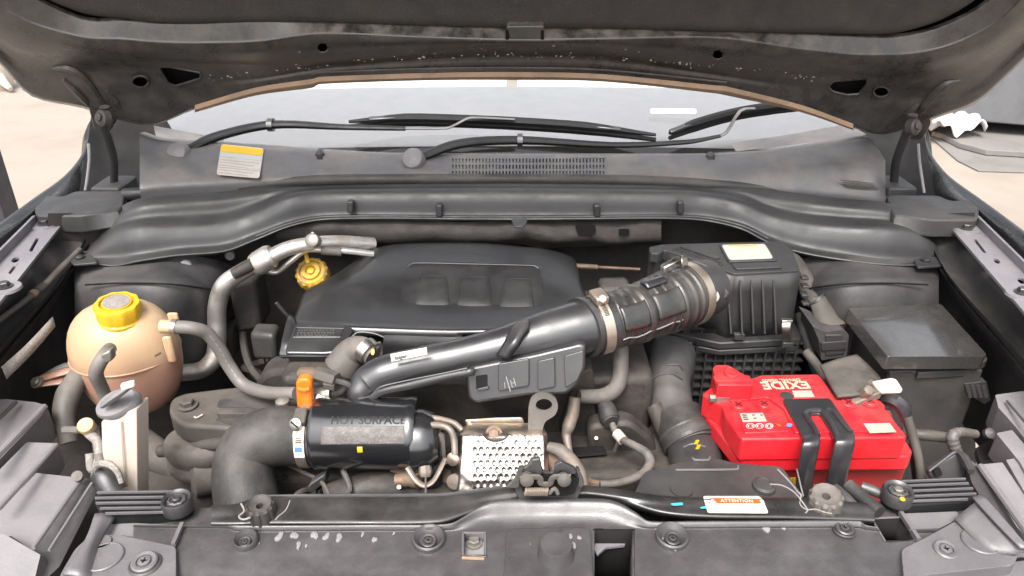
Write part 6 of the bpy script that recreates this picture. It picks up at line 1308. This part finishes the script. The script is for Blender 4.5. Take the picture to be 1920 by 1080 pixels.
# hoses under the right bump stop
rh = T('radiator_hose', 'two dark parallel hoses passing behind the grey bump stop', 'hose')
mk('hose', ptube([(1565, 918, .64, 12), (1590, 940, .62, 12), (1612, 970, .60, 12)], 12, 4), M['panel'], rh)
mk('hose', ptube([(1590, 910, .64, 13), (1620, 935, .62, 13), (1650, 960, .60, 13)], 12, 4), M['rubber'], rh)
mk('hose', ptube([(1615, 912, .64, 10), (1650, 925, .63, 10), (1690, 950, .61, 10)], 12, 4), M['panel'], rh)
# ================================================================ headlamps
def lampset(label, steps):
    h = T('headlamp', label, 'headlamp', 'headlamps')
    for i, (nm, pts, z, th, m, nrm, bev) in enumerate(steps):
        p0 = Wz(*pts[0], z); mk(nm, prism([rnd(pts, 3)], p0, nrm, th), M[m], h, bev=bev, seg=3)
    return h
NL = V((.22, -.12, .96))
hl_ = lampset('grey ribbed top of the left headlamp housing', [
    ('top_plate', [(-90, 752), (12, 748), (66, 754), (88, 760), (84, 772), (-30, 892), (-140, 940)], .90, .05, 'lamp', V((.10, -.2, .97)), .004),
    ('second_step', [(50, 829), (108, 831), (104, 842), (0, 962), (-120, 1020), (-120, 940), (-20, 900)], .882, .04, 'lamp', V((.14, -.22, .96)), .004),
    ('third_step', [(64, 886), (154, 896), (152, 902), (60, 1032), (20, 1004), (-90, 1080), (-110, 1020)], .868, .04, 'lamp', V((.10, -.16, .98)), .003),
    ('side_flange', [(150, 893), (196, 906), (180, 926), (112, 1062), (92, 1080), (60, 1090), (56, 1034)], .862, .04, 'panel', V((.2, -.1, .97)), .003),
    ('lens_edge', [(-120, 1010), (6, 1000), (76, 1040), (64, 1090), (60, 1200), (-120, 1200)], .868, .05, 'lamp', V((0, -.35, .93)), .004)])
def ridge(h, a, b, z, r, m='lamp'): mk('ridge', tube([Wz(*a, z), Wz(*b, z)], r, 8, 1), M[m], h)
ridge(hl_, (84, 762), (-30, 880), .899, .004); ridge(hl_, (30, 754), (-60, 840), .902, .0025, 'panel'); ridge(hl_, (106, 834), (-4, 955), .881, .003); ridge(hl_, (152, 899), (62, 1028), .869, .0022); ridge(hl_, (172, 906), (92, 1032), .866, .0016)
mk('adjuster', lathe(W(145, 893, .66), V((.2, -.6, .7)), [(.006, -.006), (.006, .002), (.0001, .004)], 12), M['hose_grey'], hl_)
hr_ = lampset('grey stepped top of the right headlamp housing', [
    ('top_plate', [(1866, 740), (2060, 715), (2060, 960), (1990, 900), (1940, 846), (1904, 800), (1872, 764)], .90, .05, 'lamp', V((-.14, -.2, .97)), .004),
    ('second_step', [(1868, 812), (1898, 806), (1960, 880), (2040, 960), (2040, 1010), (1958, 950), (1912, 866)], .884, .04, 'lamp', V((-.12, -.2, .97)), .004),
    ('third_step', [(1886, 862), (1910, 858), (1990, 960), (2040, 1010), (2040, 1060), (1960, 990)], .872, .04, 'lamp', V((-.1, -.2, .97)), .003),
    ('inner_panel', [(1838, 870), (1880, 866), (1960, 985), (2010, 1060), (1960, 1060), (1900, 985)], .866, .04, 'lamp', V((-.12, -.22, .97)), .003),
    ('side_flange', [(1812, 872), (1838, 872), (1905, 985), (1975, 1066), (1930, 1066), (1880, 1000), (1822, 905)], .862, .04, 'panel', V((-.2, -.1, .97)), .003)])
ridge(hr_, (1838, 874), (1930, 1004), .867, .004); ridge(hr_, (1888, 752), (1960, 836), .903, .0015, 'panel')
mk('dark_gap', prism([[(1838, 866), (1912, 850), (1880, 812), (1830, 840)]], Wz(1860, 840, .80), Z, .01), M['body'], hr_)  # dark plate standing in for the shaded gap beside the lamp
# ================================================================ put each Empty at the base of its thing
bpy.context.view_layer.update()
for o in list(COL.objects):
    if o.type == 'EMPTY' and o.parent is None:
        lo, hi = V((9e9,)*3), V((-9e9,)*3)
        st = list(o.children)
        while st:
            c = st.pop(); st += list(c.children)
            for v in c.bound_box:
                q = c.matrix_world @ V(v)
                lo = V(map(min, lo, q)); hi = V(map(max, hi, q))
        b = V(((lo.x+hi.x)/2, (lo.y+hi.y)/2, lo.z))
        o.location = b
        for c in o.children: c.location = c.location-b
    elif o.type == 'MESH' and o.parent is None and o.get('category'):
        bb = [V(v) for v in o.bound_box]; b = V((sum(v.x for v in bb)/8, sum(v.y for v in bb)/8, min(v.z for v in bb)))
        o.data.transform(Matrix.Translation(-b)); o.location = b
        for c in o.children: c.location = c.location-b
